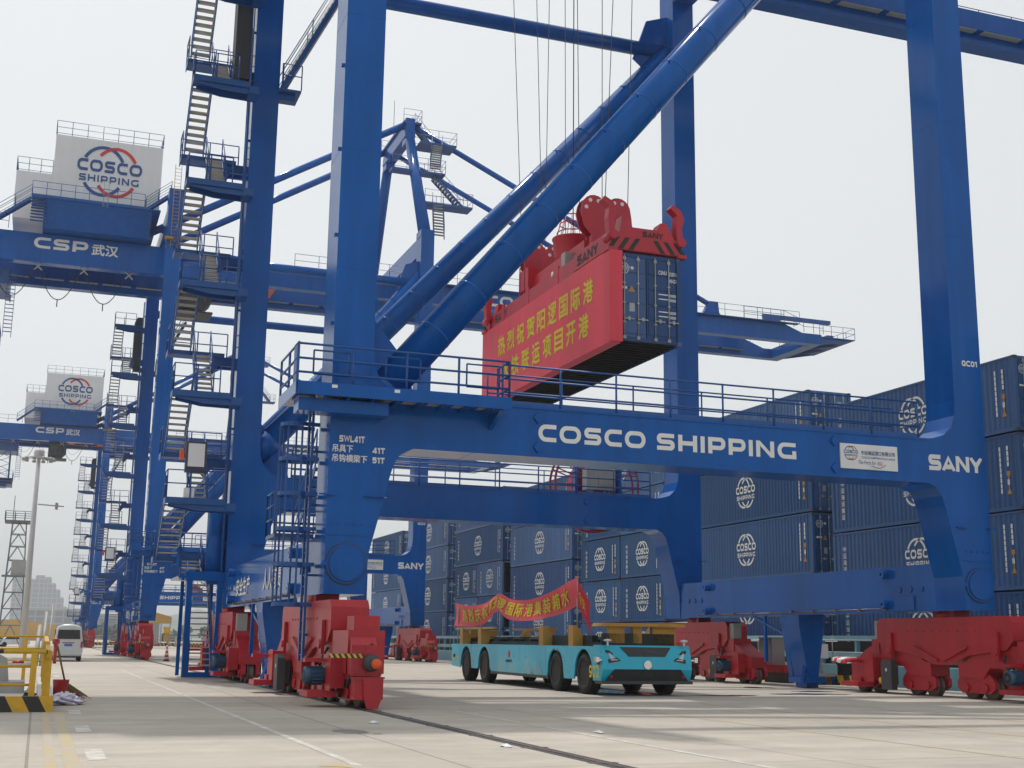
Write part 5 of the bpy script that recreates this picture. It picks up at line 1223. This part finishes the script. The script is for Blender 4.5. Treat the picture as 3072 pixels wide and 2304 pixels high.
MB().box(-4.7, -1.9, 168.6, 169.0, 8.5, 8.75).build('ledge', M['lattice'], tw)
ORG = Vector((0, 0, 0))
for k, (x, h, r) in enumerate(((.0, 2.0, .14), (.28, 2.7, .10), (.55, 3.1, .05))):
    mb = MB().tube((x, 70, 0), (x+.1, 72, h), r, 12, r*.7); tag(mb.build('grey_post', M['grey']), ('stout short grey post beside the van, leftmost of three', 'middle grey post of the three beside the van', 'thin tall grey post next to the van')[k], 'post', 'grey posts beside the van')
mb = MB().tube((1.0, 76, 0), (1.0, 76, 1.25), .10, 12).lathe((1.0, 76, 1.0), [(.05, 0), (.2, .08), (.2, .3), (.05, .4)], 'z', 14); tag(mb.build('fire_hydrant', M['tail']), 'red hydrant standing left of the silver van', 'hydrant')
# yellow shed and quay furniture far behind
ORG = Vector((19.8, 232, 0))
sh = empty('yellow_shed', (19.8, 232, 0), 'yellow roofed open shed on pale columns far behind the second crane foot', 'shed')
MB().prism([(17.4, 3.9), (21.6, 3.9), (21.6, 5.0), (18.5, 5.8), (17.4, 5.5)], 'y', 230, 236).build('roof', M['roofyel'], sh)
MB().box(17.5, 19.6, 230.1, 235, 0, 3.9).build('wall', M['grey'], sh); MB().box(20.4, 21.4, 230.1, 233, .8, 2.2).build('bin', M['roofyel'], sh)
MB().prism([(20.5, 2.2), (21.5, 2.2), (21.4, 3.3), (20.3, 3.3)], 'y', 229.6, 230).build('awning', M['yellow'], sh)
for x in (19.9, 21.4): MB().box(x-.08, x+.08, 230, 230.2, 0, 3.9).build('column', M['galv'], sh)
ORG = Vector((0, 0, 0))
ORG = Vector((20, 238, 0)); fb = empty('yard_barrier', (20, 238, 0), 'long far railing with a yellow and black striped kerb across the quay end', 'barrier')
MB().box(4, 36, 238, 238.4, 0, .55).build('kerb', M['hazard'], fb)
mb = MB(); guard(mb, [(4, 238.2, .55), (36, 238.2, .55)], rails=(1.1, .6), step=2, r=.05); mb.build('railing', M['galv'], fb)
ORG = Vector((0, 0, 0))
# striped kerbs along the quay edge, bollards, cabinets
kp = None
for k, (y0, y1, lb) in enumerate(((48.2, 51.0, 'yellow and black striped kerb left of the blue anchor post at the quay edge'), (41.6, 45.6, 'yellow and black striped kerb right of the blue anchor post, behind the red bogie'))):
    mb = MB(); ORG = Vector((29.9, y0, 0)); mb.prism([(29.75, 0), (30.3, 0), (30.3, .38), (29.82, .38)], 'y', y0, y1); o = mb.build('striped_kerb', M['hazard_y']); o.location = (29.9, y0, 0); tag(o, lb, 'kerb', 'striped quay kerbs')
ORG = Vector((30.2, 43.9, 0))
bo = empty('mooring_bollard', (30.2, 43.9, 0), 'black mooring bollard with a red and white striped cloth over its head', 'bollard')
MB().lathe((30.2, 43.9, 0), [(.50, 0), (.50, .08), (.34, .12), (.32, .75), (.42, .90), (.42, 1.0), (.2, 1.06)], 'z', 26).build('post', M['dark'], bo)
mb = MB(); n = 24
mb.add([(30.2+r_*math.cos(2*math.pi*i/n), 43.9+r_*1.15*math.sin(2*math.pi*i/n), z_+(.05*math.sin(7*i) if j > 1 else 0)) for j, (r_, z_) in enumerate(((.02, 1.10), (.36, 1.09), (.50, 1.02), (.54, .88)))
         for i in range(n)], [(j*n+i, (j+1)*n+i, (j+1)*n+(i+1) % n, j*n+(i+1) % n) for j in range(3) for i in range(n)], True)
mb.build('cloth_cover', M['clothrw'], bo)
MB().lathe((30.0, 45.6, 0), [(.3, 0), (.26, .8), (.30, 1.1), (.1, 1.2)], 'z', 20)
ORG = Vector((29.0, 47.4, 0))
cb_ = empty('power_cabinet', (29.0, 47.4, 0), 'tall grey cabinet on a red plinth left of the blue anchor post', 'cabinet')
MB().box(28.7, 29.3, 46.9, 47.9, .72, 1.80).box(28.66, 29.34, 46.86, 47.94, 1.80, 1.84).build('case', M['grey'], cb_); MB().box(28.6, 29.5, 45.9, 47.8, .42, .72).build('plinth', M['red'], cb_); MB().box(28.8, 29.2, 46.1, 47.7, 0, .42).build('stand', M['darkgrey'], cb_)
MB().box(28.692, 28.70, 46.98, 47.82, .78, 1.74).build('door', M['grey'], cb_)
ORG = Vector((29.4, 44.8, 0))
cb2 = empty('junction_box', (29.4, 44.8, 0), 'pale square electrical box on legs right of the blue anchor post', 'cabinet')
MB().box(29.15, 29.65, 44.25, 45.25, 1.02, 1.58).build('case', M['white'], cb2); mb = MB()
for y in (44.3, 44.95): mb.box(29.2, 29.4, y, y+.25, .45, 1.02)
mb.box(28.95, 29.8, 44.0, 45.4, .32, .45); mb.build('stand', M['grey'], cb2)
for x in (29.0, 29.75):
    for y in (44.1, 45.3): MB().box(x-.05, x+.05, y-.05, y+.05, 0, .32).build('foot', M['blue'], cb2)
ORG = Vector((0, 0, 0))
rp = MB()
rnd = random.Random(5)
for k in range(26): rp.bar((32.8+rnd.uniform(-.3, .3), 49.9+rnd.uniform(-.6, .6), 1.9+rnd.uniform(0, .3)), (32.9+rnd.uniform(-.4, .4), 50.3+rnd.uniform(-.8, .8), 2.5+rnd.uniform(0, 1.1)), .09, .05)
tag(rp.build('driftwood_pile', M['wood']), 'heap of splintered planks and rope between two container stacks', 'debris')

# ------------------------------------------------------------------ hazy far shore
ORG = Vector((0, 900, 0))
def tower_block(name, parts_, mat, label, cap=None):
    x = sum((p[0]+p[1])/2 for p in parts_)/len(parts_); o = empty(name, (x, parts_[0][2], 0), label, 'building', 'hazy far buildings')
    global ORG; ORG = Vector((x, parts_[0][2], 0)); mb = MB()
    for p in parts_: mb.box(*p[:4], 0, p[4])
    mb.build('facade', mat, o); mb = MB()
    for p in parts_: mb.box(p[0]+.8, p[1]-.8, p[2]+.8, p[3]-.8, p[4], p[4]+2)
    mb.build('roof', M['grey'], o)
steps = [(-43.2, -28.8, 2160.0, 2220.0, 96.0), (-28.8, -19.2, 2160.0, 2220.0, 81.6), (-19.2, -9.6, 2160.0, 2220.0, 87.6), (-9.6, 4.8, 2157.6, 2220.0, 93.6), (4.8, 14.4, 2160.0, 2220.0, 91.2), (14.4, 21.6, 2160.0, 2220.0, 81.6), (21.6, 28.8, 2160.0, 2220.0, 72.0), (28.8, 34.8, 2160.0, 2220.0, 60.0), (34.8, 40.8, 2160.0, 2220.0, 45.6), (40.8, 48.0, 2160.0, 2220.0, 28.8)]
tower_block('apartment_block', steps, M['towerA'], 'pale hazy stepped apartment block far behind the light mast')
tower_block('office_tower', [(69, 84, 2400, 2430, 108), (84, 98, 2400, 2430, 120)], M['towerB'], 'twin grey far towers seen just left of the farthest crane stairs')
tower_block('slab_block', [(137, 187, 2500, 2530, 84)], M['towerB'], 'broad grey far slab seen between the second and third crane legs')
tower_block('shore_block', [(-18, 55, 1400, 1440, 27), (55, 110, 1410, 1450, 23)], M['towerB'], 'low far shore building below the stepped apartment block')
tower_block('shore_block', [(225, 280, 1440, 1480, 36)], M['towerB'], 'low far shore building between the second and third crane feet')
ORG = Vector((0, 500, 0))
mb = MB().prism([(-60, 5.2), (-6, 6.4), (6, 4.8), (12, 3.6), (12, 0), (-60, 0)], 'y', 430, 470); o = mb.build('pale_roof_hall', M['roofyel']); o.location = (0, 500, 0); tag(o, 'low far hall with a pale cream roof at the left edge', 'building')
ORG = Vector((0, 0, 0))
mb = MB(); rnd = random.Random(11)
for k in range(120):
    x = rnd.uniform(-120, 200); y = rnd.uniform(695, 740); h = rnd.uniform(4.4, 9.0); r_ = rnd.uniform(2.8, 5.4)
    for q in range(90):
        t, u = rnd.uniform(0, 6.283), rnd.uniform(-1, 1); rr = r_*rnd.uniform(.55, 1.05); s = math.sqrt(1-u*u)
        c = Vector((x+rr*s*math.cos(t), y+rr*s*math.sin(t), max(.2, h-r_+rr*u))); a = Vector((rnd.uniform(-1, 1), rnd.uniform(-1, 1), rnd.uniform(-1, 1))).normalized()*.9; b = a.orthogonal().normalized()*.7
        mb.add([c-a-b, c+a-b, c+a+b, c-a+b], [(0, 1, 2, 3)])
tag(mb.build('tree_belt', M['leaf']), 'belt of dark hazy trees on the far shore', 'trees', kind='stuff')
mb = MB(); n = 60
pts = [(-1300+55*i, 2700, max(14, 30+16*math.sin(i*.7)+10*math.sin(i*1.9+1))) for i in range(n)]
v = []
for p in pts: v += [(p[0], 2700, 0), (p[0], 2780, p[2]), (p[0], 3100, p[2]*1.3)]
mb.add(v, [(3*i+j, 3*i+3+j, 3*i+4+j, 3*i+1+j) for i in range(n-1) for j in range(2)]); tag(mb.build('hills', M['leaf']), kind='structure')

# ------------------------------------------------------------------ haze
mb = MB().box(-1400, 2000, -20, 3200, -4.5, 140)
hz = mb.build('haze', None or M['white'])
hm = bpy.data.materials.new('haze air'); hm.use_nodes = True; t = hm.node_tree; t.nodes.remove(t.nodes['Principled BSDF'])
pv = t.nodes.new('ShaderNodeVolumePrincipled'); pv.inputs['Color'].default_value = (.93, .96, 1, 1); pv.inputs['Density'].default_value = .00036; pv.inputs['Anisotropy'].default_value = .3
t.links.new(pv.outputs[0], t.nodes['Material Output'].inputs['Volume'])
hz.data.materials.clear(); hz.data.materials.append(hm); tag(hz, kind='stuff')
